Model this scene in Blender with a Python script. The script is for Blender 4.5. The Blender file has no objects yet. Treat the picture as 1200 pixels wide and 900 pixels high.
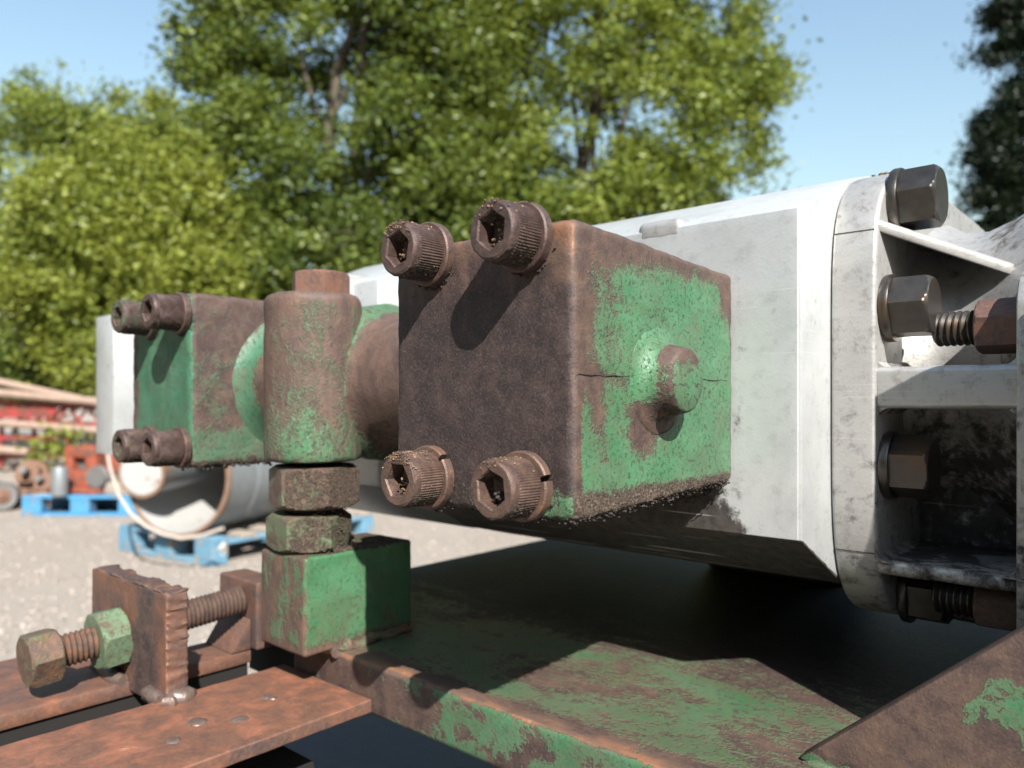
import bpy, bmesh, math, random
import numpy as np
from mathutils import Vector, Matrix, noise
random.seed(7); rng = np.random.default_rng(7)
PI = math.pi
scene = bpy.context.scene
C = scene.collection

# ------------------------------------------------------------------ camera, sky, sun, exposure
CAMZ = 0.85                                   # camera height above the yard
YAW = math.radians(41.4); FPX = 908.0; HZ = 470.0     # photo pixels (1200 x 900)
cam_d = bpy.data.cameras.new('camera'); cam = bpy.data.objects.new('camera', cam_d); C.objects.link(cam)
cam.location = (0, 0, CAMZ); cam.rotation_euler = (PI/2, 0, YAW)
cam_d.sensor_width = 36; cam_d.lens = 36*FPX/1200; cam_d.shift_y = (HZ-450)/1200
cam_d.clip_start = 0.01; cam_d.clip_end = 2000
cam_d.dof.use_dof = True; cam_d.dof.focus_distance = 0.335; cam_d.dof.aperture_fstop = 9.8
scene.camera = cam
SUN = Vector((0.033, -0.021, 0.0325)).normalized()       # direction towards the sun
world = bpy.data.worlds.new('World'); scene.world = world; world.use_nodes = True
wn = world.node_tree; bg = wn.nodes['Background']
sky = wn.nodes.new('ShaderNodeTexSky'); sky.sky_type = 'NISHITA'; sky.sun_disc = False
sky.sun_elevation = math.asin(SUN.z); sky.sun_rotation = math.atan2(SUN.x, SUN.y)
sky.altitude = 50; sky.air_density = 1.9; sky.dust_density = 1.0; sky.ozone_density = 3.0
wn.links.new(sky.outputs[0], bg.inputs[0]); bg.inputs[1].default_value = 0.08
sd = bpy.data.lights.new('sun', 'SUN'); sd.energy = 5.0; sd.angle = math.radians(0.55); sd.color = (1, 0.95, 0.87)
so = bpy.data.objects.new('sun', sd); C.objects.link(so); so.rotation_euler = SUN.to_track_quat('Z', 'Y').to_euler(); so.location = (3, -2, 6)
scene.view_settings.view_transform = 'Standard'; scene.view_settings.look = 'None'
scene.view_settings.exposure = 1.3; scene.view_settings.gamma = 1.0
scene.render.engine = 'CYCLES'

# ------------------------------------------------------------------ pixel -> place (authored relative to the camera; ground at z = -CAMZ)
SN, CS = math.sin(YAW), math.cos(YAW)
GZ = -CAMZ
def ray(px): u = (px-600)/FPX; return (-SN+CS*u, CS+SN*u)
def atT(px, py, t): a = ray(px); return Vector((a[0]*t, a[1]*t, (HZ-py)*t/FPX))
def onY(px, py, y): return atT(px, py, y/ray(px)[1])
def onX(px, py, x): return atT(px, py, x/ray(px)[0])
def onZ(px, py, z): return atT(px, py, z*FPX/(HZ-py))

# ------------------------------------------------------------------ materials
def nt(m): m.use_nodes = True; return m.node_tree
class G:
    def __init__(s, name):
        s.m = bpy.data.materials.new(name); s.t = nt(s.m); s.b = s.t.nodes['Principled BSDF']
        s.tc = s.t.nodes.new('ShaderNodeTexCoord')
    def n(s, typ, **kw):
        x = s.t.nodes.new(typ)
        for k, v in kw.items(): setattr(x, k, v)
        return x
    def put(s, sock, v):
        if isinstance(v, bpy.types.NodeSocket): s.t.links.new(v, sock)
        elif isinstance(v, (tuple, list)) and len(v) == 3 and sock.type == 'RGBA': sock.default_value = (*v, 1)
        else: sock.default_value = v
    def noise(s, scale, detail=6, rough=0.6, stretch=None, off=0.0, dist=0.0, col=False):
        x = s.n('ShaderNodeTexNoise'); x.inputs['Scale'].default_value = scale; x.inputs['Detail'].default_value = detail
        x.inputs['Roughness'].default_value = rough; x.inputs['Distortion'].default_value = dist
        mp = s.n('ShaderNodeMapping'); mp.inputs['Location'].default_value = (off, off*1.7, off*0.6)
        if stretch: mp.inputs['Scale'].default_value = stretch
        s.t.links.new(s.tc.outputs['Object'], mp.inputs[0]); s.t.links.new(mp.outputs[0], x.inputs['Vector'])
        return x.outputs['Color' if col else 'Fac']
    def voro(s, scale, feat='F1', out='Distance', rnd=1.0):
        x = s.n('ShaderNodeTexVoronoi', feature=feat); x.inputs['Scale'].default_value = scale
        x.inputs['Randomness'].default_value = rnd
        s.t.links.new(s.tc.outputs['Object'], x.inputs['Vector']); return x.outputs[out]
    def math(s, op, a, b=0.0, clamp=False):
        x = s.n('ShaderNodeMath', operation=op); x.use_clamp = clamp; s.put(x.inputs[0], a); s.put(x.inputs[1], b); return x.outputs[0]
    def step(s, v, lo, hi, a=0.0, b=1.0):
        x = s.n('ShaderNodeMapRange', interpolation_type='SMOOTHSTEP')
        for i, q in enumerate((v, lo, hi, a, b)): s.put(x.inputs[i], q)
        return x.outputs[0]
    def mix(s, f, a, b, mode='MIX'):
        x = s.n('ShaderNodeMix', data_type='RGBA', blend_type=mode); s.put(x.inputs[0], f); s.put(x.inputs[6], a); s.put(x.inputs[7], b); return x.outputs[2]
    def mixf(s, f, a, b):
        x = s.n('ShaderNodeMix', data_type='FLOAT'); s.put(x.inputs[0], f); s.put(x.inputs[2], a); s.put(x.inputs[3], b); return x.outputs[0]
    def ramp(s, v, stops):
        x = s.n('ShaderNodeValToRGB'); e = x.color_ramp.elements
        while len(e) < len(stops): e.new(0.5)
        for i, (p, c) in enumerate(stops): e[i].position = p; e[i].color = (*c, 1)
        s.put(x.inputs[0], v); return x.outputs[0]
    def attr(s, name, out='Fac'): x = s.n('ShaderNodeAttribute', attribute_name=name); return x.outputs[out]
    def bump(s, h, strength, dist, prev=None):
        x = s.n('ShaderNodeBump'); x.inputs['Strength'].default_value = strength; x.inputs['Distance'].default_value = dist
        s.put(x.inputs['Height'], h)
        if prev is not None: s.t.links.new(prev, x.inputs['Normal'])
        return x.outputs[0]
    def done(s, color, rough=0.6, metal=0.0, normal=None, spec=None):
        s.put(s.b.inputs['Base Color'], color); s.put(s.b.inputs['Roughness'], rough); s.put(s.b.inputs['Metallic'], metal)
        if normal is not None: s.t.links.new(normal, s.b.inputs['Normal'])
        if spec is not None: s.put(s.b.inputs['Specular IOR Level'], spec)
        return s.m

def paint_rust(name, paint, scale=70, seed=0.0, rough=0.42, sharp=0.05, streak=None, dark=0.6, pit=1.0, fine=0.28, metal=0.0, brough=0.62, red=0.0, speck=0.5):
    """chipped paint over rusty steel; vertex layers: wear (0 paint .. 1 bare; on the base plate also painted shade), tone (0 dark .. 1 orange), grime (dusty oily crust)"""
    g = G(name); wear = g.attr('wear'); tone = g.attr('tone'); grime = g.attr('grime')
    n1 = g.noise(scale, 10, 0.68, streak, seed, 0.3); n2 = g.noise(scale*6, 4, 0.65, streak, seed+3)
    n3 = g.noise(scale*17, 3, 0.6, None, seed+7)
    v = g.math('ADD', g.math('ADD', g.math('MULTIPLY', n1, 1-fine), g.math('MULTIPLY', n2, fine*0.55)), g.math('MULTIPLY', n3, fine*0.45))
    v = g.math('MULTIPLY', g.math('SUBTRACT', v, 0.3), 2.5)
    bare = g.step(g.math('SUBTRACT', wear, v), -sharp, sharp)
    n4 = g.noise(scale*6.5, 6, 0.78, None, seed+51)
    sp = g.math('MULTIPLY', g.step(n4, 0.565, 0.60), g.math('MULTIPLY', speck, g.step(n1, 0.36, 0.56)))
    bare = g.math('MAXIMUM', bare, sp)
    # rust colours
    r1 = g.noise(scale*1.6, 8, 0.7, streak, seed+11, 0.4); r2 = g.noise(scale*14, 3, 0.6, None, seed+5)
    rt = g.math('ADD', g.math('MULTIPLY', g.math('SUBTRACT', r1, 0.5), 1.3), tone)
    rust = g.ramp(rt, [(0.0, (0.036*dark, 0.026*dark, 0.027*dark)), (0.3, (0.080*dark, 0.052*dark, 0.048*dark)),
                       (0.6, ((0.158+0.02*red)*dark, (0.098-0.016*red)*dark, (0.074-0.022*red)*dark)), (0.86, (0.34*dark, (0.15-0.02*red)*dark, 0.075*dark)), (1.0, (0.66*dark, 0.50*dark, 0.40*dark))])
    rust = g.mix(g.math('MULTIPLY', g.step(r2, 0.45, 0.7), 0.35), rust, (0.20*dark, 0.135*dark, 0.105*dark))
    # paint colour with fading and small dirt specks
    p1 = g.noise(scale*0.7, 5, 0.6, None, seed+21); p2 = g.noise(scale*9, 3, 0.6, None, seed+27)
    pc = g.mix(g.math('MULTIPLY', g.step(p1, 0.35, 0.7), 0.55), paint, tuple(min(1, c*1.25+0.03) for c in paint))
    pc = g.mix(g.math('MULTIPLY', g.step(p2, 0.55, 0.70), 0.4), pc, tuple(c*0.35 for c in paint))
    pc = g.mix(g.math('MULTIPLY', g.step(g.math('SUBTRACT', wear, v), -0.30, 0.0), 0.35), pc, (0.13, 0.085, 0.06))
    film = g.noise(scale*0.45, 6, 0.65, None, seed+61)
    pc = g.mix(g.step(film, 0.38, 0.68, 0.05, 0.42), pc, (0.082, 0.078, 0.054))
    col = g.mix(bare, pc, rust)
    # crust
    gn = g.noise(900, 3, 0.7, None, seed+31); gn2 = g.noise(260, 6, 0.7, None, seed+33)
    crustcol = g.ramp(gn, [(0.3, (0.012, 0.009, 0.008)), (0.5, (0.050, 0.035, 0.026)), (0.68, (0.18, 0.13, 0.09))])
    gm = g.step(g.math('SUBTRACT', grime, g.math('MULTIPLY', g.math('SUBTRACT', gn2, 0.25), 2.0)), -0.12, 0.12)
    col = g.mix(gm, col, crustcol)
    ro = g.mixf(bare, rough, brough); ro = g.mixf(gm, ro, 0.9)
    h = g.math('SUBTRACT', 1.0, bare)
    nb = g.bump(h, 0.9, 0.0005)
    nb = g.bump(g.math('ADD', g.math('MULTIPLY', r2, 0.6), g.noise(scale*5, 5, 0.7, None, seed+41)), 0.5*pit, 0.0006, nb)
    nb = g.bump(g.math('MULTIPLY', gm, gn), 0.8, 0.0016, nb)
    return g.done(col, ro, g.math('MULTIPLY', bare, g.math('MULTIPLY', g.math('SUBTRACT', 1.0, gm), metal)), nb, 0.4)

def alu(name, base=(0.60, 0.61, 0.60), metal=0.25, rough=0.45, stain=0.5, seed=0.0, cast=0.3):
    g = G(name); grime = g.attr('grime')  # grime also carries shade painted on the pump body, pad, hub and web
    a = g.noise(28, 6, 0.6, None, seed); b = g.noise(160, 5, 0.7, None, seed+4); c = g.noise(700, 2, 0.5, None, seed+8)
    col = g.mix(g.math('MULTIPLY', g.step(a, 0.4, 0.72), 0.5), base, tuple(x*0.72 for x in base))
    col = g.mix(g.math('MULTIPLY', g.step(b, 0.5, 0.72), 0.30*stain*2), col, (0.17, 0.16, 0.15))
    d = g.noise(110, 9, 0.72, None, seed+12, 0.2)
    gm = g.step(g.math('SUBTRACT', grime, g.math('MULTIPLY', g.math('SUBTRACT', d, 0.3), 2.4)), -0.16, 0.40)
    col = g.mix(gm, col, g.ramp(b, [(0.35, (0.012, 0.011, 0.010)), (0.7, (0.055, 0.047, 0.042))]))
    sc = g.voro(55, 'DISTANCE_TO_EDGE')
    scr = g.noise(9, 2, 0.5, (1, 1, 60), seed+17)
    col = g.mix(g.math('MULTIPLY', g.step(scr, 0.66, 0.70), 0.35), col, tuple(min(1, x*1.25) for x in base))
    nb = g.bump(c, 0.25*cast*2, 0.0004); nb = g.bump(b, 0.3*cast, 0.0008, nb)
    return g.done(col, g.mixf(gm, rough, 0.75), g.mixf(gm, metal, 0.0), nb)

def simple(name, col, rough=0.6, metal=0.0, var=0.35, scale=20, seed=0.0, bump=0.3, bd=0.002, col2=None, amt=0.0):
    g = G(name); a = g.noise(scale, 7, 0.65, None, seed); b = g.noise(scale*7, 4, 0.6, None, seed+3)
    c = g.mix(g.math('MULTIPLY', g.step(a, 0.35, 0.7), var), col, tuple(x*0.5 for x in col))
    c = g.mix(g.math('MULTIPLY', g.step(b, 0.45, 0.7), var*0.6), c, tuple(min(1, x*1.3+0.02) for x in col))
    if col2: c = g.mix(g.step(g.math('ADD', a, g.math('MULTIPLY', g.math('SUBTRACT', b, 0.5), 0.5)), 0.62-amt*0.3, 0.68-amt*0.3), c, col2)
    return g.done(c, rough, metal, g.bump(g.math('ADD', a, b), bump, bd))

GREEN = (0.055, 0.285, 0.125)
M = {}
M['block'] = paint_rust('chipped_green_casting', (0.036, 0.132, 0.060), 75, 1.0, sharp=0.12, fine=0.55, pit=1.15, speck=0.85, dark=0.54)
M['block_far'] = paint_rust('chipped_green_casting_far', (0.026, 0.105, 0.058), 60, 9.0, sharp=0.14, fine=0.5, pit=1.3, speck=0.6)
M['tee'] = paint_rust('scuffed_green_fitting', (0.038, 0.120, 0.058), 55, 4.0, streak=(1, 1, 0.45), sharp=0.14, fine=0.55, pit=1.5, speck=0.9)
M['plate'] = paint_rust('worn_green_plate', (0.038, 0.092, 0.044), 30, 15.0, streak=(0.75, 1.3, 1), sharp=0.12, fine=0.5, speck=0.8)
M['plate_edge'] = paint_rust('peeling_green_edge', (0.030, 0.118, 0.054), 42, 18.0, sharp=0.05, fine=0.25, speck=0.5)
M['gusset'] = paint_rust('peeling_green_gusset', (0.025, 0.125, 0.052), 60, 22.4, sharp=0.03, fine=0.2)
M['sq'] = paint_rust('green_square_bar', (0.034, 0.126, 0.056), 60, 27.0, streak=(1.2, 1.2, 0.45), sharp=0.09, fine=0.4)
M['rust_bar'] = paint_rust('rusty_flat_bar', (0.06, 0.03, 0.024), 35, 31.0, pit=0.9, red=1.0, dark=0.68)
M['screw'] = paint_rust('brown_steel_screw', (0.04, 0.10, 0.055), 150, 35.0, rough=0.45, metal=0.3, brough=0.42, sharp=0.15, dark=0.75)
M['nut'] = paint_rust('greenish_brown_nut', (0.060, 0.105, 0.052), 90, 39.0, sharp=0.2, metal=0.15)
M['nut_pale'] = paint_rust('pale_green_nut', (0.085, 0.150, 0.085), 70, 41.0, sharp=0.15)
g = G('oily_dark_bolt'); nn = g.noise(120, 5, 0.6); n2 = g.noise(40, 4, 0.6, None, 4)
M['hex'] = g.done(g.mix(g.step(n2, 0.5, 0.7), g.mix(nn, (0.035, 0.032, 0.030), (0.11, 0.10, 0.09)), (0.09, 0.06, 0.038)), g.mixf(nn, 0.22, 0.45), 0.75, g.bump(nn, 0.2, 0.0006))
g = G('black_gap_shade'); M['dark'] = g.done((0.006, 0.005, 0.0045), 0.95)  # near black, so the filled rail gaps look shaded even in sun
M['alu'] = alu('machined_aluminium', (0.455, 0.47, 0.475), 0.42, 0.38, 0.40, 2.0, 0.35)
M['alu_cast'] = alu('cast_aluminium', (0.35, 0.345, 0.338), 0.45, 0.40, 1.0, 6.0, 0.5)
g = G('dry_soil_crust'); nn = g.noise(600, 4, 0.7); nb = g.bump(nn, 0.8, 0.001)
M['soil'] = g.done(g.ramp(g.noise(250, 5, 0.7, None, 3), [(0.3, (0.03, 0.02, 0.015)), (0.5, (0.12, 0.075, 0.045)), (0.7, (0.30, 0.205, 0.125))]), 0.95, 0, nb)
g = G('oily_soil_crust'); nn = g.noise(600, 4, 0.7); nb = g.bump(nn, 0.8, 0.001)
M['oil'] = g.done(g.ramp(g.noise(400, 5, 0.7, None, 3), [(0.35, (0.010, 0.008, 0.007)), (0.6, (0.035, 0.026, 0.020)), (0.75, (0.11, 0.083, 0.062))]), 0.7, 0, nb)
g = G('dusty_crust'); nn = g.noise(700, 4, 0.7); nb = g.bump(nn, 0.8, 0.001)
M['dust'] = g.done(g.ramp(g.noise(300, 5, 0.7, None, 3), [(0.3, (0.02, 0.015, 0.012)), (0.55, (0.075, 0.056, 0.042)), (0.75, (0.15, 0.112, 0.082))]), 0.95, 0, nb)
g = G('weld_metal'); nn = g.noise(300, 4, 0.6)
M['weld'] = g.done(g.mix(nn, (0.10, 0.055, 0.042), (0.22, 0.18, 0.16)), 0.42, 0.5, g.bump(nn, 0.5, 0.001))

# ------------------------------------------------------------------ mesh helpers (all in camera-relative metres)
def to_mesh(V, F, sharp=35, merge=False):
    me = bpy.data.meshes.new('mesh'); me.from_pydata([tuple(v) for v in V], [], F)
    bm = bmesh.new(); bm.from_mesh(me)
    if merge: bmesh.ops.remove_doubles(bm, verts=bm.verts, dist=1e-6)
    bmesh.ops.recalc_face_normals(bm, faces=bm.faces); bm.to_mesh(me); bm.free()
    if sharp is not None:
        me.polygons.foreach_set('use_smooth', [True]*len(me.polygons)); me.set_sharp_from_angle(angle=math.radians(sharp))
    return me
def smooth01(a, b, x):
    t = max(0.0, min(1.0, (x-a)/(b-a))) if b != a else float(x > a); return t*t*(3-2*t)
def nz(p, s): return noise.noise(Vector(p)*s)
def rbox(lo, hi, r=0.004, step=0.004, disp=None, amp=0.0, freq=120, sharp=50, warp=None):
    """rounded box on a dense grid, with optional displacement along the normal"""
    lo, hi = Vector(lo), Vector(hi); c = (lo+hi)/2; h = (hi-lo)/2; r = min(r, min(h)*0.98)
    ax = []
    for i in range(3):
        L = h[i]-r; n = max(1, int(round(2*L/step))); inner = [-L+2*L*k/n for k in range(n+1)]
        z = [L+r*math.tan(math.radians(a))*1.0 for a in (15, 30, 45)]
        ax.append([-q for q in reversed(z)]+inner+z)
    V, F = [], []
    for a in range(3):
        b, d = (a+1) % 3, (a+2) % 3
        for s in (-1, 1):
            base = len(V); nb, nd = len(ax[b]), len(ax[d])
            for u in ax[b]:
                for w in ax[d]:
                    p = Vector((0, 0, 0)); p[a] = s*h[a]; p[b] = u; p[d] = w
                    q = Vector([max(-(h[i]-r), min(h[i]-r, p[i])) for i in range(3)]); n = (p-q)
                    n = n.normalized() if n.length > 1e-9 else n
                    p = q+n*r+c
                    k = 0.0
                    if amp: k += amp*(nz(p, freq)+0.5*nz(p, freq*2.7))
                    if disp: k += disp(p, n)
                    if k: p = p+n*k
                    if warp: p = warp(p)
                    V.append(p)
            for i in range(nb-1):
                for j in range(nd-1):
                    q = [base+i*nd+j, base+(i+1)*nd+j, base+(i+1)*nd+j+1, base+i*nd+j+1]
                    F.append(q if s > 0 else q[::-1])
    return to_mesh(V, F, sharp, True)
def prism(poly, vec, bevel=0.0, seg=2, sharp=35, sub=0):
    """polygon (3D points) pushed along vec, edges bevelled"""
    bm = bmesh.new(); vec = Vector(vec)
    a = [bm.verts.new(p) for p in poly]; b = [bm.verts.new(Vector(p)+vec) for p in poly]; n = len(poly)
    bm.faces.new(a); bm.faces.new(b[::-1])
    for i in range(n): bm.faces.new((a[i], b[i], b[(i+1) % n], a[(i+1) % n]))
    bmesh.ops.recalc_face_normals(bm, faces=bm.faces)
    if bevel: bmesh.ops.bevel(bm, geom=list(bm.edges), offset=bevel, segments=seg, profile=0.5, affect='EDGES', clamp_overlap=True)
    if sub:
        bmesh.ops.triangulate(bm, faces=[f for f in bm.faces if len(f.verts) > 4])
        for _ in range(sub): bmesh.ops.subdivide_edges(bm, edges=[e for e in bm.edges if e.calc_length() > 0.007], cuts=1, use_grid_fill=True)
    me = bpy.data.meshes.new('mesh'); bm.to_mesh(me); bm.free()
    me.polygons.foreach_set('use_smooth', [True]*len(me.polygons)); me.set_sharp_from_angle(angle=math.radians(sharp))
    return me
def box(lo, hi, bevel=0.0):
    (x0, y0, z0), (x1, y1, z1) = lo, hi
    return prism([(x0, y0, z0), (x1, y0, z0), (x1, y1, z0), (x0, y1, z0)], (0, 0, z1-z0), bevel)
def frame(o, d, spin=0.0):
    return Matrix.Translation(o) @ Vector(d).normalized().to_track_quat('Z', 'Y').to_matrix().to_4x4() @ Matrix.Rotation(spin, 4, 'Z')
def lathe(rows, o, d, n=48, spin=0.0, sharp=35, caps=True, disp=None):
    """rows: (radius or f(theta), height); revolved round d from o"""
    V, F = [], []; fr = frame(o, d, spin)
    for (r, h) in rows:
        for k in range(n):
            th = 2*PI*k/n; rr = r(th, k) if callable(r) else r
            p = fr @ Vector((rr*math.cos(th), rr*math.sin(th), h(th) if callable(h) else h))
            if disp: p = disp(p, fr)
            V.append(p)
    for i in range(len(rows)-1):
        for k in range(n): F.append((i*n+k, i*n+(k+1) % n, (i+1)*n+(k+1) % n, (i+1)*n+k))
    if caps: F.append(tuple(range(n))[::-1]); F.append(tuple((len(rows)-1)*n+k for k in range(n)))
    return to_mesh(V, F, sharp)
def hexr(af): return lambda th: (af/2)/math.cos(((th+PI/6) % (PI/3))-PI/6)
def hexnut(o, d, af, h, spin=0.0, top=True, bottom=True, rnd=0.0):
    """hexagon head with turned chamfers, solid"""
    hx = hexr(af); rows = []; N = 10
    for i in range(N+1):
        z = h*i/N if 0 < i < N else (0 if i == 0 else h)
        zz = [z]
        rows.append((z, 0))
    zs = [0, h*.03, h*.07, h*.12, h*.2, h*.5, h*.8, h*.88, h*.93, h*.97, h]
    out = []
    for z in zs:
        lim = 1e9
        if bottom: lim = min(lim, af*0.485+z*1.5)
        if top: lim = min(lim, af*0.485+(h-z)*1.5)
        out.append(((lambda th, k, L=lim: min(hx(th), L)), z))
    return lathe(out, o, d, 72, spin, 25)
def thread(o, d, R, L, pitch, n=32):
    """screw thread: one helical ridge"""
    turns = L/pitch; V, F = [], []; fr = frame(o, d); dep = pitch*0.5
    prof = [(0, 0.0), (0.12, 0.0), (0.5, 1.0), (0.62, 1.0)]
    rows = []
    for t in range(int(turns)+1):
        for q, k in prof: rows.append(((t+q)*pitch, R-dep*k))
    rows.append(((int(turns)+1)*pitch, R)); m = len(rows)
    for z, r in rows:
        for k in range(n):
            th = 2*PI*k/n; hz = min(L, max(0, z+pitch*(k/n)-pitch))
            V.append(fr @ Vector((r*math.cos(th), r*math.sin(th), hz)))
    for i in range(m-1):
        for k in range(n-1): F.append((i*n+k, i*n+k+1, (i+1)*n+k+1, (i+1)*n+k))
        j = min(m-1, i+4); j2 = min(m-1, i+5)
        F.append((i*n+n-1, min(m-1, i+0)*n, (min(m-1, i+1))*n, (i+1)*n+n-1))
    F.append(tuple(range(n))[::-1]); F.append(tuple((m-1)*n+k for k in range(n)))
    return to_mesh(V, F, 30)
def ridged(o, d, R, L, pitch, n=28):
    rows = []; k = int(L/pitch)
    for t in range(k):
        z = t*L/k; p = L/k
        rows += [(R-p*0.45, z), (R, z+p*0.38), (R, z+p*0.55)]
    rows.append((R-pitch*0.45, L))
    dirz = Vector(d).normalized()
    def tilt(p, fr):
        q = fr.inverted() @ p; return fr @ Vector((q.x, q.y, q.z+q.x*pitch*0.5/R))
    return lathe(rows, o, d, n, 0, 30, True, tilt)
def tube(pts, rad, n=10, sharp=None, caps=True, bump=0.0, fb=200):
    pts = [Vector(p) for p in pts]; V, F = [], []
    if not isinstance(rad, (list, tuple)): rad = [rad]*len(pts)
    up = Vector((0.13, 0.21, 1)).normalized()
    for i, p in enumerate(pts):
        d = (pts[min(i+1, len(pts)-1)]-pts[max(i-1, 0)]).normalized(); a = d.cross(up)
        if a.length < 0.05: a = d.cross(Vector((1, 0, 0)))
        a.normalize(); b = d.cross(a)
        for k in range(n):
            th = 2*PI*k/n; q = p+(a*math.cos(th)+b*math.sin(th))*rad[i]
            if bump: q += (q-p).normalized()*bump*nz(q, fb)
            V.append(q)
    for i in range(len(pts)-1):
        for k in range(n): F.append((i*n+k, i*n+(k+1) % n, (i+1)*n+(k+1) % n, (i+1)*n+k))
    if caps: F.append(tuple(range(n))[::-1]); F.append(tuple((len(pts)-1)*n+k for k in range(n)))
    return to_mesh(V, F, 60)
def join(*ms):
    bm = bmesh.new()
    for m in ms: bm.from_mesh(m); bpy.data.meshes.remove(m)
    me = bpy.data.meshes.new('mesh'); bm.to_mesh(me); bm.free(); return me
ICO = None
def clods(points, size, squash=0.7):
    """crumbs of dirt: many small rough lumps in one mesh"""
    global ICO
    if ICO is None:
        bm = bmesh.new(); bmesh.ops.create_icosphere(bm, subdivisions=1, radius=1); bm.verts.ensure_lookup_table()
        ICO = ([v.co.copy() for v in bm.verts], [tuple(v.index for v in f.verts) for f in bm.faces]); bm.free()
    V, F = [], []
    for p in points:
        s = size*random.uniform(0.4, 1.3); rot = Matrix.Rotation(random.uniform(0, 6.3), 3, Vector((random.random(), random.random(), random.random()+.1)).normalized()); b = len(V)
        for v in ICO[0]:
            q = rot @ (v*s*random.uniform(0.7, 1.25)); q.z *= squash; V.append(Vector(p)+q)
        F += [tuple(b+i for i in f) for f in ICO[1]]
    return to_mesh(V, F, 60)

# ------------------------------------------------------------------ object helpers
OFF = Vector((0, 0, CAMZ))
def thing(name, label, cat, loc, group=None):
    o = bpy.data.objects.new(name, None); C.objects.link(o); o.location = Vector(loc)+OFF; o.empty_display_size = 0.02
    o['label'] = label; o['category'] = cat
    if group: o['group'] = group
    o['base'] = [float(v) for v in loc]
    return o
def origin(o):
    p = Vector((0, 0, 0)); 
    while o is not None: p += o.location; o = o.parent
    return p-OFF
def obj(name, me, mat, parent=None, **layers):
    """link a mesh authored in camera-relative metres; layers: wear / tone / grime as f(p, n) or a number"""
    o = bpy.data.objects.new(name, me); me.name = name; C.objects.link(o)
    for key, dflt in (('wear', 0.5), ('tone', 0.4), ('grime', 0.0)):
        f = layers.get(key, None)
        if f is None and key not in ('wear', 'tone'): continue
        at = me.attributes.new(key, 'FLOAT', 'POINT')
        if f is None: f = dflt
        if callable(f): at.data.foreach_set('value', [float(f(v.co, v.normal)) for v in me.vertices])
        else: at.data.foreach_set('value', [float(f)]*len(me.vertices))
    me.materials.append(M[mat] if isinstance(mat, str) else mat)
    if parent is not None:
        og = origin(parent); me.transform(Matrix.Translation(-og)); o.parent = parent
    else:
        co = np.array([v.co[:] for v in me.vertices]); lo, hi = co.min(0), co.max(0)
        og = Vector(((lo[0]+hi[0])/2, (lo[1]+hi[1])/2, lo[2])); me.transform(Matrix.Translation(-og)); o.location = og+OFF
    return o
def tag(o, label, cat, group=None):
    o['label'] = label; o['category'] = cat
    if group: o['group'] = group
    return o
def stuff(o): o['kind'] = 'stuff'; return o

# ================================================================== THE YARD
g = G('pale_gravel'); v1 = g.noise(2.0, 6, 0.6); v2 = g.noise(38, 5, 0.7); v3 = g.noise(140, 3, 0.6); v4 = g.voro(60, 'F1', 'Color')
gc = g.ramp(v2, [(0.3, (0.22, 0.19, 0.16)), (0.5, (0.305, 0.265, 0.23)), (0.7, (0.37, 0.325, 0.285))])
gc = g.mix(g.math('MULTIPLY', g.step(v1, 0.4, 0.7), 0.35), gc, (0.24, 0.20, 0.165))
gc = g.mix(g.math('MULTIPLY', g.step(v3, 0.55, 0.7), 0.25), gc, (0.13, 0.11, 0.095))
M['gravel'] = g.done(gc, 0.95, 0, g.bump(g.math('ADD', v2, v3), 0.7, 0.02))
def sheet(x0, x1, y0, y1, nx, ny, zf):
    V = [(x0+(x1-x0)*i/nx, y0+(y1-y0)*j/ny, zf(x0+(x1-x0)*i/nx, y0+(y1-y0)*j/ny)) for i in range(nx+1) for j in range(ny+1)]
    F = [(i*(ny+1)+j, (i+1)*(ny+1)+j, (i+1)*(ny+1)+j+1, i*(ny+1)+j+1) for i in range(nx) for j in range(ny)]
    return to_mesh(V, F, 60)
gr = obj('gravel_ground', sheet(-600, 600, -600, 600, 40, 40, lambda x, y: GZ), 'gravel'); gr['kind'] = 'structure'
V, F = [], []
st = []
for k in range(5200):
    t = 2.2+9*random.random()**1.6; px = random.uniform(-60, 620); a = ray(px); st.append((a[0]*t, a[1]*t, GZ+0.002))
g = G('loose_stone'); M['stone'] = g.done(g.ramp(g.voro(25, 'F1', 'Color'), [(0.0, (0.16, 0.135, 0.115)), (0.5, (0.26, 0.225, 0.195)), (1.0, (0.33, 0.29, 0.255))]), 0.9)
o = stuff(obj('loose_gravel', clods(st, 0.011, 0.7), 'stone')); tag(o, 'pale loose gravel scattered over the yard', 'gravel')

# ================================================================== TREES
def leaf_mat(name, c1, c2):
    g = G(name); rnd = g.attr('shade'); col = g.mix(rnd, c1, c2)
    t = g.t; tr = g.n('ShaderNodeBsdfTranslucent'); mx = g.n('ShaderNodeMixShader'); mx.inputs[0].default_value = 0.35
    tc = g.mix(0.5, col, (min(1, c2[0]*1.7), min(1, c2[1]*1.5), c2[2]*0.6)); g.put(tr.inputs[0], tc)
    g.done(col, 0.45, 0, None, 0.35)
    out = t.nodes['Material Output']; t.links.new(g.b.outputs[0], mx.inputs[1]); t.links.new(tr.outputs[0], mx.inputs[2]); t.links.new(mx.outputs[0], out.inputs[0])
    return g.m
M['leaf_mid'] = leaf_mat('green_leaf', (0.044, 0.080, 0.014), (0.225, 0.272, 0.052))
M['leaf_dark'] = leaf_mat('deep_green_leaf', (0.022, 0.048, 0.011), (0.165, 0.212, 0.042))
M['leaf_yellow'] = leaf_mat('yellow_green_leaf', (0.085, 0.120, 0.018), (0.255, 0.288, 0.052))
M['needle'] = leaf_mat('dark_conifer_leaf', (0.006, 0.013, 0.007), (0.013, 0.024, 0.010))
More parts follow.
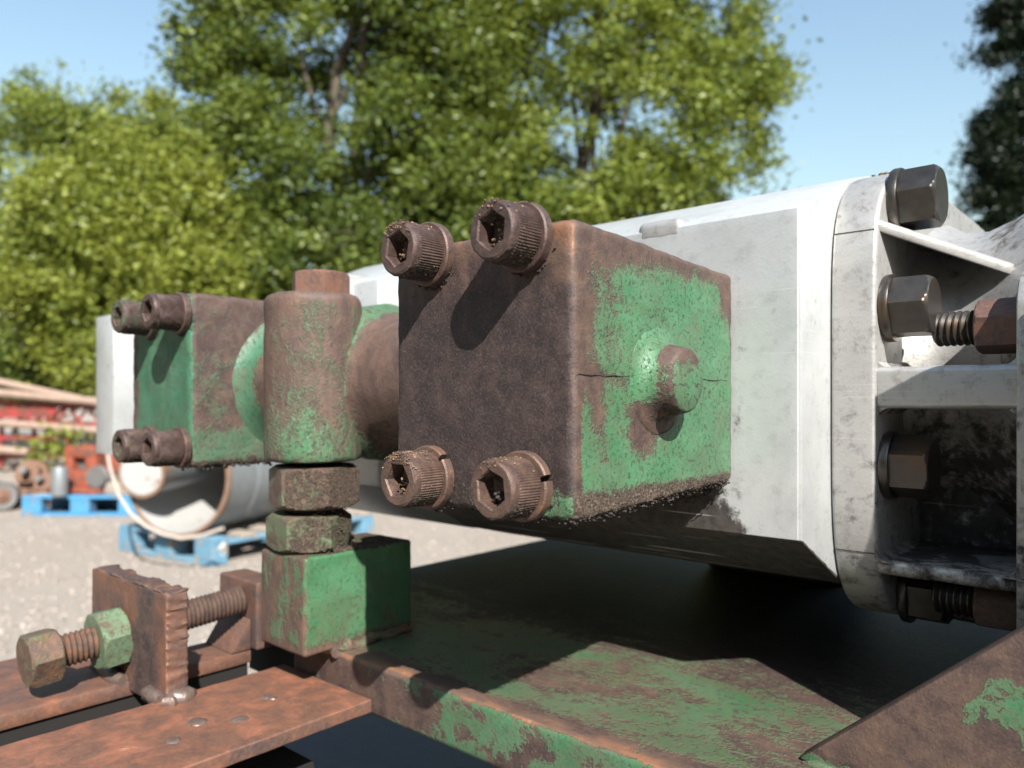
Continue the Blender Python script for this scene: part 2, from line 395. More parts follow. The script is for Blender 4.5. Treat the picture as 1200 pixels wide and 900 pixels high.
M['bark'] = simple('grey_brown_bark', (0.085, 0.068, 0.052), 0.9, 0, 0.6, 9, 2.0, 0.8, 0.01)
def leaves(centres, radii, counts, size, flat=0.8, droop=0.3):
    """leaf-sized folded diamonds scattered through clumps"""
    P = []
    for c, r, n in zip(centres, radii, counts):
        d = rng.normal(size=(n, 3))*0.44; q = rng.normal(size=3); q /= np.linalg.norm(q)
        d += np.outer(d @ q, q)*rng.uniform(-0.5, 0.9)
        P.append(np.array(c)+d*np.array([r, r, r*flat]))
    P = np.concatenate(P); n = len(P)
    u = rng.normal(size=(n, 3)); u[:, 2] *= 0.6; u /= np.linalg.norm(u, axis=1)[:, None]
    w = rng.normal(size=(n, 3)); w = np.cross(u, w); w /= np.linalg.norm(w, axis=1)[:, None]
    s = size*(0.6+0.8*rng.random(n))[:, None]; nn = np.cross(u, w)
    A = P-u*s*0.5; B = P+w*s*0.28+nn*s*0.08; D = P-w*s*0.28+nn*s*0.08; E_ = P+u*s*0.5
    V = np.stack([A, B, E_, D], 1).reshape(-1, 3); idx = np.arange(n)*4
    T = np.stack([idx, idx+1, idx+2, idx, idx+2, idx+3], 1).reshape(-1)
    me = bpy.data.meshes.new('leaves'); me.vertices.add(len(V)); me.vertices.foreach_set('co', V.astype(np.float32).ravel())
    me.loops.add(len(T)); me.loops.foreach_set('vertex_index', T.astype(np.int32))
    me.polygons.add(n*2); me.polygons.foreach_set('loop_start', (np.arange(n*2)*3).astype(np.int32))
    me.update(calc_edges=True)
    tone_ = np.concatenate([np.full(k, rng.uniform(-0.28, 0.28)) for k in counts])
    sh = np.repeat(np.clip(rng.random(n)*0.8+0.1+tone_, 0, 1), 4).astype(np.float32); at = me.attributes.new('shade', 'FLOAT', 'POINT'); at.data.foreach_set('value', sh)
    return me
def tree(name, label, px, t, prof, leafmat, nclump, nleaf, size, crad, seed, group='trees along the edge of the yard', depth=0.55, flat=0.75, trunk=0.16, cat='tree'):
    """prof: list of (photo row, left column, right column) giving the crown's spread at the tree's own distance"""
    rnd = random.Random(seed); base = atT(px, 470, t); base.z = GZ
    root = thing(name, label, cat, base, group)
    right = Vector((CS, SN, 0)); fwd = Vector((-SN, CS, 0))
    prof = sorted(prof); rows = [p[0] for p in prof]
    cs, rs, ns = [], [], []; lim = []
    def spread(py):
        for a, b in zip(prof, prof[1:]):
            if a[0] <= py <= b[0]:
                k = (py-a[0])/max(1e-6, b[0]-a[0]); return a[1]+(b[1]-a[1])*k, a[2]+(b[2]-a[2])*k
        return prof[-1][1], prof[-1][2]
    area = [max(10, spread(rows[0]+(rows[-1]-rows[0])*i/60)[1]-spread(rows[0]+(rows[-1]-rows[0])*i/60)[0]) for i in range(61)]
    while len(cs) < nclump:
        i = rnd.choices(range(61), area)[0]; py = rows[0]+(rows[-1]-rows[0])*(i+rnd.random()-0.5)/60
        py = max(rows[0], min(rows[-1], py)); a, b = spread(py); mid, half = (a+b)/2, (b-a)/2
        k = rnd.uniform(-1, 1); k = math.copysign(abs(k)**0.8, k)
        c = atT(mid+k*half, py, t); dd = half*t/FPX*depth*math.sqrt(max(0.05, 1-k*k))
        # more clumps on the outside of the crown than in it
        e = rnd.uniform(-1, 1); e = math.copysign(abs(e)**0.5, e)
        c = c+fwd*dd*e
        r = crad*rnd.uniform(0.45, 1.5)
        if rnd.random() < 0.16:                 # sprigs that stick out of the crown
            ctr = atT(mid, py, t); c = ctr+(c-ctr)*rnd.uniform(1.05, 1.22)+Vector((0, 0, rnd.uniform(0, 0.35))); r *= 0.45
        if c.z < GZ+0.2: c.z = GZ+0.2
        cs.append(c); rs.append(r); ns.append(int(nleaf*(r/crad)**2))
    obj('crown', leaves(cs, rs, ns, size, flat), leafmat, root)
    top = max(c.z for c in cs); zt = GZ+(top-GZ)*0.72
    bend = [Vector((base.x+0.12*math.sin(k*1.3+seed)*k/4, base.y+0.1*math.cos(k*1.1+seed)*k/4, GZ+(zt-GZ)*k/8)) for k in range(9)]
    obj('trunk', tube(bend, [trunk*(1-0.085*k)*(1.25 if k == 0 else 1) for k in range(9)], 9, None, True, trunk*0.12, 4), 'bark', root)
    for k in range(min(12, nclump//12)):
        c = cs[rnd.randrange(len(cs))]; j = rnd.randrange(2, 8); s = bend[j]
        if c.z < s.z: s = bend[max(1, j-2)]
        m = s.lerp(c, 0.5)+Vector((0, 0, 0.15)); r0 = trunk*(0.42-0.03*j)
        obj('limb', tube([s, s.lerp(m, 0.5), m, m.lerp(c, 0.5)+Vector((0, 0, 0.05)), c], [r0, r0*0.8, r0*0.6, r0*0.38, r0*0.15], 6), 'bark', root)
    return root
tree('broadleaf_tree', 'tall dark green broadleaf tree whose crown rises behind the green flange blocks', 400, 12.5,
     [(-170, 330, 480), (-60, 262, 560), (60, 218, 580), (160, 225, 560), (260, 245, 560), (350, 235, 540), (430, 260, 520)], 'leaf_dark', 470, 360, 0.100, 0.46, 3, trunk=0.2)
tree('broadleaf_tree', 'spreading lighter green broadleaf tree behind the silver pump, sky showing through', 690, 13.5,
     [(-190, 560, 780), (-80, 500, 850), (10, 480, 880), (90, 480, 900), (150, 470, 905), (210, 470, 870), (280, 480, 840), (400, 500, 800)], 'leaf_mid', 560, 360, 0.098, 0.46, 5, trunk=0.2)
tree('bushy_tree', 'yellow green bushy tree in front of the darker crowns, above the red frame', 165, 11.0,
     [(178, 130, 205), (205, 80, 240), (260, 30, 250), (340, 20, 258), (420, 60, 250), (450, 90, 240)], 'leaf_yellow', 240, 320, 0.080, 0.40, 9, trunk=0.1)
tree('bushy_tree', 'small sparse tree with thin feathery tops at the end of the tree row', 60, 13.5,
     [(70, 52, 66), (105, 20, 92), (150, -30, 190), (220, -60, 170), (320, -90, 130), (430, -80, 110)], 'leaf_mid', 240, 240, 0.08, 0.36, 13, trunk=0.1)
tree('bushy_tree', 'olive green bush with thin upright twigs between the sparse tree and the tall dark tree', 185, 14.0,
     [(100, 128, 150), (130, 120, 225), (200, 90, 260), (300, 90, 280), (430, 90, 280)], 'leaf_yellow', 150, 200, 0.09, 0.36, 17, trunk=0.09)
tree('conifer', 'very dark dense conifer behind the bare bolt housing', 1215, 15.0,
     [(-330, 1212, 1222), (-160, 1186, 1250), (-20, 1172, 1270), (60, 1160, 1280), (110, 1166, 1280), (165, 1140, 1300), (205, 1150, 1300), (300, 1120, 1310), (470, 1110, 1320)], 'needle', 420, 420, 0.09, 0.30, 21, trunk=0.16)
for k, (px, t, w, top, lab) in enumerate([(20, 12.4, 130, 395, 'dark shrub growing behind the red lattice frame'), (330, 14.5, 190, 250, 'dense dark shrub under the tall dark tree'),
                                     (560, 15, 200, 215, 'dense dark shrub under the lighter spreading tree'), (760, 15.5, 160, 235, 'low dark shrub behind the silver pump barrel'), (-60, 15, 130, 190, 'shadowy bush at the far end of the tree row')]):
    tree('shrub', lab, px, t, [(top, px-w*0.5, px+w*0.5), (top+60, px-w*0.9, px+w*0.9), (470, px-w, px+w)], 'leaf_dark', 75, 210, 0.10, 0.42, 40+k, 'shrubs under the trees', 0.5, 0.8, 0.06, 'shrub')

cs, rs, ns = [], [], []
rw_ = random.Random(77)
while len(cs) < 420:
    a = rw_.uniform(0, 2*PI); d_ = Vector((math.cos(a), math.sin(a), 0)); f_ = d_.dot(Vector((-SN, CS, 0)))
    if f_ > 0.70: continue                      # the picture's own trees stand there
    R_ = rw_.uniform(14.5, 19); cs.append(Vector((d_.x*R_, d_.y*R_, GZ+rw_.uniform(0.4, 6.2)))); rs.append(rw_.uniform(1.0, 1.7)); ns.append(110)
wd_ = stuff(obj('added_woodland', leaves(cs, rs, ns, 0.5), 'leaf_dark')); tag(wd_, 'mass of dark green trees added out of view to cut low sky light', 'added_woodland')  # unseen ring of trees, added to block low sky light

# ================================================================== BACKGROUND CLUTTER
M['blue'] = simple('faded_blue_pallet_paint', (0.099, 0.223, 0.322), 0.8, 0, 0.5, 14, 1.0, 0.4, 0.003, (0.260, 0.223, 0.186), 0.25)
M['blue_new'] = simple('bright_blue_pallet_paint', (0.045, 0.195, 0.36), 0.75, 0, 0.5, 12, 3.0, 0.3, 0.003, (0.20, 0.185, 0.165), 0.2)
M['pale_wood'] = simple('weathered_boards', (0.273, 0.229, 0.186), 0.9, 0, 0.4, 12, 5.0, 0.4, 0.003)
M['red'] = simple('faded_red_paint', (0.23, 0.030, 0.026), 0.6, 0, 0.5, 9, 7.0, 0.3, 0.002, (0.085, 0.042, 0.03), 0.35)
M['orange'] = simple('orange_red_paint', (0.24, 0.055, 0.028), 0.65, 0, 0.5, 12, 9.0, 0.3, 0.002, (0.09, 0.05, 0.036), 0.3)
M['rusty'] = simple('rusty_scrap', (0.149, 0.081, 0.053), 0.9, 0, 0.5, 25, 11.0, 0.5, 0.003)
M['pole'] = simple('pale_rusty_pole', (0.260, 0.186, 0.146), 0.85, 0, 0.45, 14, 13.0, 0.4, 0.002)
M['drum_out'] = simple('grey_zinc_sheet', (0.186, 0.205, 0.217), 0.45, 0.3, 0.35, 6, 15.0, 0.15, 0.002, (0.223, 0.155, 0.105), 0.02)
M['drum_in'] = simple('white_enamel_lining', (0.34, 0.34, 0.335), 0.4, 0, 0.15, 8, 17.0, 0.1, 0.001, (0.18, 0.09, 0.055), -0.06)
M['drum_rim'] = simple('rusty_rim', (0.186, 0.112, 0.074), 0.8, 0, 0.5, 30, 19.0, 0.4, 0.002)
M['white'] = simple('white_paint', (0.496, 0.496, 0.484), 0.6, 0, 0.1, 20)
M['hose'] = simple('dirty_white_hose', (0.372, 0.329, 0.291), 0.6, 0, 0.3, 20, 3.0)
M['grey'] = simple('grey_cast_iron', (0.124, 0.121, 0.118), 0.7, 0.2, 0.4, 30, 5.0)

def pallet(corner, e1, L1, L2, mat, label, h=0.144, slats=7):
    """corner: near bottom corner; e1: direction of the side seen; L1 along it, L2 behind"""
    e1 = Vector((e1[0], e1[1], 0)).normalized(); e2 = Vector((e1.y, -e1.x, 0))
    if e2.dot(Vector((-SN, CS, 0))) < 0: e2 = -e2
    root = thing('pallet', label, 'pallet', corner, 'blue pallets on the gravel'); c = Vector(corner)
    def bx(a0, a1, b0, b1, z0, z1):
        return prism([c+e1*a+e2*b+Vector((0, 0, z0)) for a, b in ((a0, b0), (a1, b0), (a1, b1), (a0, b1))], (0, 0, z1-z0), 0.004, 1)
    bw, bl = 0.1, 0.145
    for i, a in enumerate((0, L1/2-bl/2, L1-bl)):
        for j, b in enumerate((0, L2/2-bw/2, L2-bw)):
            obj('block', bx(a, a+bl, b, b+bw, 0.022, h-0.044), mat, root)
    for b in (0, L2/2-bw/2, L2-bw): obj('bottom_board', bx(0.0, L1, b-0.002, b+bw, 0, 0.021), mat, root)
    for a in (0, L1/2-bl/2, L1-bl): obj('stringer_board', bx(a, a+bl, 0, L2, h-0.0435, h-0.0225), mat, root)
    for k in range(slats):
        b = (L2-0.1)*k/(slats-1); obj('slat', bx(-0.003, L1+0.003, b+random.uniform(-.004, .004), b+0.1, h-0.022, h), mat if k in (0,) else 'pale_wood', root)
    return root, c, e1, e2
p2, pc, e1, e2 = pallet(onZ(248, 665, GZ), (-0.82, -0.125), 0.84, 1.2, 'blue', 'faded blue wooden pallet with a white 6 on its corner, under the open drum')
# white painted figure on the corner block
fc = bpy.data.curves.new('six', 'FONT'); fc.body = '6'; fc.size = 0.115; fc.extrude = 0.0006; fc.offset = 0.006; fc.align_x = 'CENTER'; fc.align_y = 'CENTER'
fo = bpy.data.objects.new('six_tmp', fc); C.objects.link(fo)
bpy.context.view_layer.update(); dg = bpy.context.evaluated_depsgraph_get(); me = bpy.data.meshes.new_from_object(fo.evaluated_get(dg)); bpy.data.objects.remove(fo)
nrm = -e1; xa = e2; Rm = Matrix((xa, Vector((0, 0, 1)), nrm)).transposed().to_4x4()
me.transform(Matrix.Translation(pc+e2*0.06+Vector((0, 0, 0.07))-e1*0.0035) @ Rm); me.materials.clear()
obj('painted_figure', me, 'white', p2)
p1, pc1, f1, f2 = pallet(onZ(25, 605, GZ), (0.61, 0.53), 0.86, 0.8, 'blue_new', 'bright blue pallet carrying the orange machine', 0.15, 6)

# open drum on the faded pallet
dax = Vector((-0.42, 0.907, 0)).normalized(); dR = 0.315
dc = atT(208, 470, 4.05); dc.z = GZ+0.146+dR
dr = thing('drum', 'large open grey drum with white lining lying on the faded blue pallet', 'drum', Vector((dc.x, dc.y, GZ+0.146)))
obj('shell', lathe([(dR, 0.0), (dR, 0.25), (dR+0.006, 0.26), (dR, 0.27), (dR, 0.98), (dR-0.012, 0.99)], dc, dax, 56, 0, 30, False), 'drum_out', dr)
obj('lining', lathe([(dR-0.006, 0.004), (dR-0.008, 0.9), (0.001, 0.902)], dc, dax, 56, 0, 30, False), 'drum_in', dr)
obj('rim', lathe([(dR-0.012, -0.004), (dR-0.010, -0.010), (dR+0.006, -0.010), (dR+0.010, 0.0), (dR+0.006, 0.014), (dR-0.004, 0.016)], dc, dax, 56, 0, 50, False), 'drum_rim', dr)
sc = atT(166, 554, 4.05); sax = Vector((-0.55, 0.83, 0.05)).normalized()
sdm = thing('pipe_offcut', 'short white capped pipe with a rusty rim lodged in the open drum', 'pipe', sc)
obj('shell', lathe([(0.125, 0.0), (0.125, 0.5)], sc, sax, 40, 0, 30), 'drum_out', sdm)
obj('end_cap', lathe([(0.118, -0.002), (0.115, -0.006)], sc, sax, 40, 0, 30), 'drum_in', sdm)
obj('rim', lathe([(0.116, -0.008), (0.132, -0.008), (0.132, 0.02), (0.116, 0.02)], sc, sax, 40, 0, 30, False), 'drum_rim', sdm)
hp = [(118, 440), (120, 475), (123, 510), (129, 548), (139, 580), (153, 602), (170, 616), (190, 626), (212, 631), (236, 628), (262, 619)]
o = obj('hose', tube([atT(x, y, 3.86-0.012*i) for i, (x, y) in enumerate(hp)], 0.0085, 8), 'hose'); tag(o, 'thin dirty white hose looping down onto the faded blue pallet', 'hose')

# orange machine on the blue pallet
pb = atT(106, 470, 5.95); pb.z = GZ+0.152
om = thing('engine_unit', 'small orange red machine with a square opening standing on the bright blue pallet', 'machine', pb)
rt = Vector((CS*0.85+0.2, SN*0.85-0.1, 0)).normalized(); fw = Vector((-rt.y, rt.x, 0))
def lb(p, a0, a1, b0, b1, z0, z1, bev=0.008): return prism([p+rt*a+fw*b+Vector((0, 0, z0)) for a, b in ((a0, b0), (a1, b0), (a1, b1), (a0, b1))], (0, 0, z1-z0), bev)
obj('post', lb(pb, -0.15, -0.085, -0.09, 0.12, 0.05, 0.36), 'orange', om); obj('post', lb(pb, 0.03, 0.12, -0.09, 0.12, 0.05, 0.36), 'orange', om)
obj('top_plate', lb(pb, -0.152, 0.122, -0.092, 0.122, 0.27, 0.36), 'orange', om); obj('front_panel', lb(pb, -0.16, 0.13, -0.10, 0.13, 0.04, 0.17), 'orange', om)
obj('foot_plate', lb(pb, -0.28, 0.2, -0.14, 0.18, 0.0, 0.045), 'orange', om)
obj('carburettor', lb(pb, -0.085, 0.03, -0.03, 0.1, 0.17, 0.268), 'grey', om)
obj('pulley', lathe([(0.02, -0.02), (0.075, -0.02), (0.085, -0.012), (0.07, 0.0), (0.085, 0.012), (0.08, 0.03)], pb+rt*0.17+fw*-0.12+Vector((0, 0, 0.13)), -fw, 28), 'grey', om)
obj('cylinder_head', lb(pb, 0.14, 0.3, -0.02, 0.14, 0.05, 0.26), 'grey', om); obj('cowl', lb(pb, 0.17, 0.33, -0.05, 0.1, 0.16, 0.35), 'orange', om)
obj('timber_packer', lb(pb, 0.21, 0.42, -0.11, -0.02, 0.0, 0.09), 'pale_wood', om)
cyl = atT(70, 470, 5.7); cyl.z = GZ+0.0
o = obj('metal_can', lathe([(0.055, 0), (0.057, 0.02), (0.055, 0.2), (0.05, 0.21)], cyl+Vector((0, 0, 0.155)), (0, 0, 1), 24), 'drum_out'); tag(o, 'small pale metal can standing at the end of the bright blue pallet', 'can')

# red lattice frame, with pale poles resting on it
T0 = 9.2
fr = thing('lattice_frame', 'faded red lattice steel frame standing among the scrap in front of the bushes', 'frame', Vector((*atT(40, 470, T0).xy, GZ)))
def bar(p, q, w, h, d=0.05):
    p, q = Vector(p), Vector(q); u = (q-p).normalized(); v = Vector((-SN, CS, 0)); wv = u.cross(v).normalized()
    return prism([p+wv*w/2-v*d/2, p-wv*w/2-v*d/2, p-wv*w/2+v*d/2, p+wv*w/2+v*d/2], q-p, 0.003, 1)
def cell(px, py, t=T0): return atT(px, py, t)
for dt in (0.0, 0.7):
    t = T0+dt
    obj('chord', bar(cell(-160, 462, t), cell(122, 478, t), 0.055, 0, 0.05), 'red', fr); obj('chord', bar(cell(-160, 490, t), cell(122, 497, t), 0.05, 0, 0.05), 'red', fr)
    obj('chord', bar(cell(-160, 514, t), cell(122, 512, t), 0.05, 0, 0.05), 'red', fr); obj('chord', bar(cell(-160, 540, t), cell(122, 532, t), 0.05, 0, 0.05), 'red', fr)
    for k in range(12):
        a = -150+k*23
        obj('lattice_bar', bar(cell(a, 466+k*0.9, t), cell(a+12, 493, t), 0.035, 0, 0.02), 'red', fr); obj('lattice_bar', bar(cell(a+12, 493, t), cell(a+23, 467+k*0.9, t), 0.035, 0, 0.02), 'red', fr)
    for k in range(8): obj('upright', bar(cell(-150+k*38, 495, t), cell(-150+k*38, 548, t), 0.04, 0, 0.04), 'red', fr)
for k in range(6): obj('cross_bar', bar(cell(-140+k*50, 478, T0), cell(-140+k*50, 478, T0+0.7), 0.04, 0, 0.04), 'red', fr)
obj('face_plate', prism([cell(-140, 474, T0-.04), cell(70, 479, T0-.04), cell(60, 490, T0-.04), cell(-140, 489, T0-.04)], Vector((-SN, CS, 0))*0.008, 0.001, 1), 'red', fr)
for i, (a, b, r, lab) in enumerate([((-120, 420), (122, 474), 0.045, 'pale rusty pole slanting steeply across the top of the red lattice frame'), ((-140, 446), (126, 472), 0.05, 'thick pale pole lying almost level along the top of the red lattice frame'),
                                    ((-150, 483), (124, 505), 0.045, 'pale rusty pole laid through the middle of the red lattice frame'), ((-150, 512), (34, 530), 0.05, 'short pale pole low down on the red lattice frame')]):
    o = obj('pole', tube([atT(*a, T0-0.12), atT((a[0]+b[0])/2, (a[1]+b[1])/2+1, T0-0.12), atT(*b, T0-0.12)], r, 10), 'pole'); tag(o, lab, 'pole', 'poles stacked on the red frame')
# scrap on the ground
wb = atT(3, 584, 6.0)
wo = thing('wheel', 'grey steel wheel with a rusty hub lying by the scrap heap', 'wheel', Vector((wb.x, wb.y, GZ)))
wd = Vector((0.9, -0.35, 0.1)).normalized()
obj('tyre', lathe([(0.075, -0.03), (0.1, -0.035), (0.112, -0.01), (0.112, 0.01), (0.1, 0.035), (0.075, 0.03)], Vector((wb.x, wb.y, GZ+0.112)), wd, 32, 0, 50), 'grey', wo)
obj('hub', lathe([(0.06, 0.028), (0.055, 0.045), (0.03, 0.05), (0.02, 0.07)], Vector((wb.x, wb.y, GZ+0.112)), wd, 24), 'rusty', wo)
for k, (px, py, R, L, lab) in enumerate([(38, 556, 0.1, 0.28, 'rusty brown gear drum lying in the scrap heap'), (58, 552, 0.085, 0.2, 'smaller rusty cylinder leaning on the gear drum in the scrap heap'), (22, 566, 0.07, 0.26, 'rusty shaft end low in the scrap heap beside the wheel')]):
    c = atT(px, py, 6.6-k*0.2); a = Vector((0.75-0.3*k, -0.5, 0.25+0.1*k)).normalized()
    so_ = thing('scrap_part', lab, 'scrap', Vector((c.x, c.y, GZ)))
    c.z = GZ+R+0.06*(2-k)
    obj('drum', lathe([(R*0.6, -L*0.5), (R, -L*0.45), (R, -L*0.1), (R*1.25, -L*0.08), (R*1.25, L*0.1), (R*0.9, L*0.12), (R*0.9, L*0.5), (R*0.5, L*0.52)], c, a, 26, 0, 30), 'rusty', so_)
    obj('shaft', lathe([(R*0.3, 0), (R*0.3, L*0.9)], c, a, 14), 'grey', so_)
    obj('packing', prism([(c.x-0.15, c.y-0.12, GZ), (c.x+0.15, c.y-0.12, GZ), (c.x+0.12, c.y+0.14, GZ), (c.x-0.14, c.y+0.12, GZ)], (0, 0, max(0.02, c.z-R-GZ)), 0.01, 1), 'rusty', so_)
for k, (a, b, lab) in enumerate([((-60, 548), (38, 536), 'pale weathered plank lying on the ground under the red frame'), ((-60, 556), (30, 548), 'second pale plank, beside the scrap heap')]):
    p, q = onZ(a[0], a[1], GZ), onZ(b[0], b[1], GZ); u = (q-p).normalized(); v = Vector((-u.y, u.x, 0))
    o = obj('plank', prism([p-v*0.1, q-v*0.1, q+v*0.1, p+v*0.1], (0, 0, 0.06), 0.005, 1), 'pale_wood'); tag(o, lab, 'plank', 'planks by the scrap heap')
wp = atT(66, 530, 7.6); wp.z = GZ
we = thing('weed', 'straggly green and straw coloured weed growing beside the orange machine', 'weed', wp)
cs = [wp+Vector((random.uniform(-.2, .2), random.uniform(-.2, .2), random.uniform(0.1, 0.55))) for _ in range(40)]
obj('foliage', leaves(cs, [0.09]*40, [10]*40, 0.07, 1.2), 'leaf_yellow', we)
for k in range(10): obj('stalk', tube([wp, wp.lerp(cs[k], 0.5)+Vector((0.02, 0, 0.05)), cs[k]+Vector((0, 0, 0.12))], [0.006, 0.005, 0.002], 5), 'pole', we)

# ================================================================== THE PUMP
PF = 0.3554                       # front plane of the machined pad
ZC = 0.0125                       # shaft height
def body_prof(top=0.0905, bot=-0.0652, y0=PF, s=1.0):
    """outline of the pump barrel, seen along its axis: flat pad in front, rounded barrel behind"""
    pts = [(y0, bot), (y0, top), (0.4265, 0.1180), (0.455, 0.1255), (0.50, 0.131), (0.56, 0.133), (0.62, 0.129), (0.68, 0.112), (0.72, 0.085), (0.745, 0.045), (0.75, 0.0125)]
    low = [(0.745, -0.02), (0.72, -0.06), (0.68, -0.087), (0.62, -0.104), (0.56, -0.110), (0.50, -0.109), (0.455, -0.104), (0.4068, -0.0922)]
    return pts+low
pump = thing('hydraulic_pump', 'large silver aluminium hydraulic pump behind the green flange blocks', 'pump', (-0.27, 0.55, -0.155))
BR, BL = -0.1355, -0.405
obj('body', prism([(BL, y, z) for y, z in body_prof()], (BR-BL, 0, 0), 0.0016, 2), 'alu', pump, grime=lambda p, n: 0.10+1.5*smooth01(-0.1, -0.5, n.z)*smooth01(-0.06, -0.067, p.z))  # underside darkening is shade painted into the metal colour
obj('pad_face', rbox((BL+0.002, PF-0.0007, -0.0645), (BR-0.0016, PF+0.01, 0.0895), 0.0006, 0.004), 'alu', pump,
    grime=lambda p, n: 0.05+1.1*smooth01(-0.160, -0.185, p.x+0.35*(p.z+0.045)+0.004*nz(p, 90))*smooth01(-0.034, -0.044, p.z)+0.38*math.exp(-((p.x+0.1665)/0.0035)**2)*smooth01(0.075, 0.055, p.z)+0.10*nz(p, 25))  # dark patch below the block is painted shade; fringe beside it is stain
# shallow step milled into the top corner of the pad
obj('pad_step', rbox((-0.2235, PF-0.0009, 0.083), (-0.197, PF+0.05, 0.0950), 0.004, 0.004, None, 0.0006, 200), 'alu_cast', pump, grime=0.18)
obj('joint_neck', lathe([(0.085, 0), (0.085, 0.04)], (-0.444, 0.56, ZC), (1, 0, 0), 40), 'alu_cast', pump, grime=0.5)
obj('rear_body', prism([(-0.55, y, z) for y, z in body_prof(0.0885, -0.062)], (0.55-0.4425, 0, 0), 0.0016, 2), 'alu', pump, grime=0.1)
obj('rear_pad_lug', prism([(-0.4715, PF-0.004, 0.02), (-0.4715, PF-0.004, 0.0955), (-0.488, PF-0.004, 0.0955), (-0.488, PF-0.004, 0.02)], (0, 0.03, 0), 0.003), 'alu_cast', pump, grime=0.1)
obj('drive_shaft', lathe([(0.03, 0), (0.03, 0.36)], (-0.91, 0.43, ZC), (1, 0, 0), 32), 'alu_cast', pump, grime=0.6)
obj('end_plate', prism([(-0.958, PF, -0.0605), (-0.958, PF, 0.0975), (-0.9075, PF, 0.0975), (-0.9075, PF, -0.0605)], (0, 0.16, 0), 0.0015), 'alu', pump, grime=0.22)
# end housing: ring flange, hub, webs, mounting flange
XR0, XR1 = BR+0.0004, -0.1139     # ring
def ring_prof(y0=0.3908, tz=0.112, bz=-0.112, k=0.0):
    """profile round the ring, a squarish circle"""
    cy, cz = 0.56, ZC; a, b = cy-y0, 0.112; pts = []
    for i in range(96):
        th = 2*PI*(i+0.5)/96; c, s = math.cos(th), math.sin(th); e = 2/5.0
        pts.append((cy-a*math.copysign(abs(c)**e, c), cz+(b if s > 0 else 0.130)*math.copysign(abs(s)**e, s)))
    return pts
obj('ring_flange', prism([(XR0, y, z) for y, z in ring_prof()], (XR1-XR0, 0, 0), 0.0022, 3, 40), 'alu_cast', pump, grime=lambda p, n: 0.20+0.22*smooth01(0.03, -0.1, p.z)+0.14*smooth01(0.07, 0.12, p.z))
for zz in (0.0826, -0.0735):
    bb = 0.112 if zz > ZC else 0.130; yy = 0.56-0.1692*(1-(abs(zz-ZC)/bb)**5.0)**0.2
    obj('parting_seam', box((XR0+0.001, yy-0.00015, zz-0.0003), (XR1-0.0015, yy+0.004, zz+0.0003)), 'oil', pump)
hub_rows = []
V, F = [], []
def hub_p(th, r, x):
    c, s = math.cos(th), math.sin(th); e = 2/2.2
    return Vector((x, 0.56-r*1.30*math.copysign(abs(c)**e, c), ZC+r*math.copysign(abs(s)**e, s)))
xs = [(-0.1145, 0.097), (-0.104, 0.0905), (-0.09, 0.0895), (-0.075, 0.095), (-0.06, 0.104), (-0.045, 0.112), (-0.02, 0.116), (0.02, 0.117)]
NH = 72
for x, r in xs:
    for k in range(NH):
        p = hub_p(2*PI*k/NH, r, x); p += Vector((0, 1, 0))*0.0012*nz(p, 60); V.append(p)
for i in range(len(xs)-1):
    for k in range(NH): F.append((i*NH+k, i*NH+(k+1) % NH, (i+1)*NH+(k+1) % NH, (i+1)*NH+k))
obj('hub', to_mesh(V, F, 60), 'alu_cast', pump, grime=lambda p, n: 0.36+0.42*smooth01(0.005, -0.03, p.z)+0.2*smooth01(-0.10, -0.085, p.x)*smooth01(0.09, 0.11, p.z)-0.12*smooth01(0.02, 0.035, p.z)*smooth01(0.08, 0.06, p.z)+0.35*math.exp(-((p.x+0.072)/0.007)**2)*smooth01(0.07, 0.09, p.z))  # grime, with extra painted shade in the lower pocket
YO = 0.3925
obj('web', rbox((XR1-0.002, YO, -0.0036), (-0.054, 0.49, 0.0162), 0.003, 0.006, None, 0.0005, 90), 'alu_cast', pump, grime=0.2)
obj('web', rbox((XR1-0.002, YO+0.004, -0.0835), (-0.054, 0.49, -0.0765), 0.003, 0.006, None, 0.0005, 90), 'alu_cast', pump, grime=lambda p, n: 0.95-0.35*smooth01(0.43, 0.40, p.y))  # darkened all over to paint in the shade on the lower web
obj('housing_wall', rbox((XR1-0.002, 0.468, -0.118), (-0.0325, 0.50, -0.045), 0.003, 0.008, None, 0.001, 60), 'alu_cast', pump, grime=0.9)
# gusset rib sloping from the ring to the hub
r0 = Vector((XR1-0.001, 0.3945, 0.0878)); r1 = onY(1188, 309, 0.445)
obj('rib', prism([r0, r1, Vector((r1.x, 0.50, r1.z+0.004)), Vector((XR1-0.001, 0.50, 0.094))], (0.0005, 0.001, -0.0062), 0.0014, 2), 'alu_cast', pump, grime=0.02)
mf = [(-0.0577, YO-0.001, -0.118), (-0.0577, YO-0.001, 0.043), (-0.0577, YO+0.004, 0.0525), (-0.0577, YO+0.012, 0.0575), (-0.0577, 0.47, 0.0590), (-0.0577, 0.47, -0.118)]
obj('mounting_flange', prism(mf, (0.026, 0, 0), 0.002, 2), 'alu_cast', pump, grime=lambda p, n: 0.25+0.3*smooth01(-0.02, -0.08, p.z))
def corner(x, z, sx, sz, rr=0.008, y0=YO+0.0015, y1=0.455):
    """rounded inside corner of a cast pocket"""
    pts = [(x, y0, z)]+[(x+sx*rr*(1-math.sin(a)), y0, z+sz*rr*(1-math.cos(a))) for a in [PI/2*k/8 for k in range(9)]]
    return obj('pocket_fillet', prism(pts, (0, y1-y0, 0), 0, 1, 30), 'alu_cast', pump, grime=0.35 if z > 0 else 0.6)
for x, sx in ((XR1-0.0015, 1), (-0.0562, -1)):
    corner(x, -0.0030, sx, -1); corner(x, -0.0770, sx, 1); corner(x, 0.0155, sx, 1)
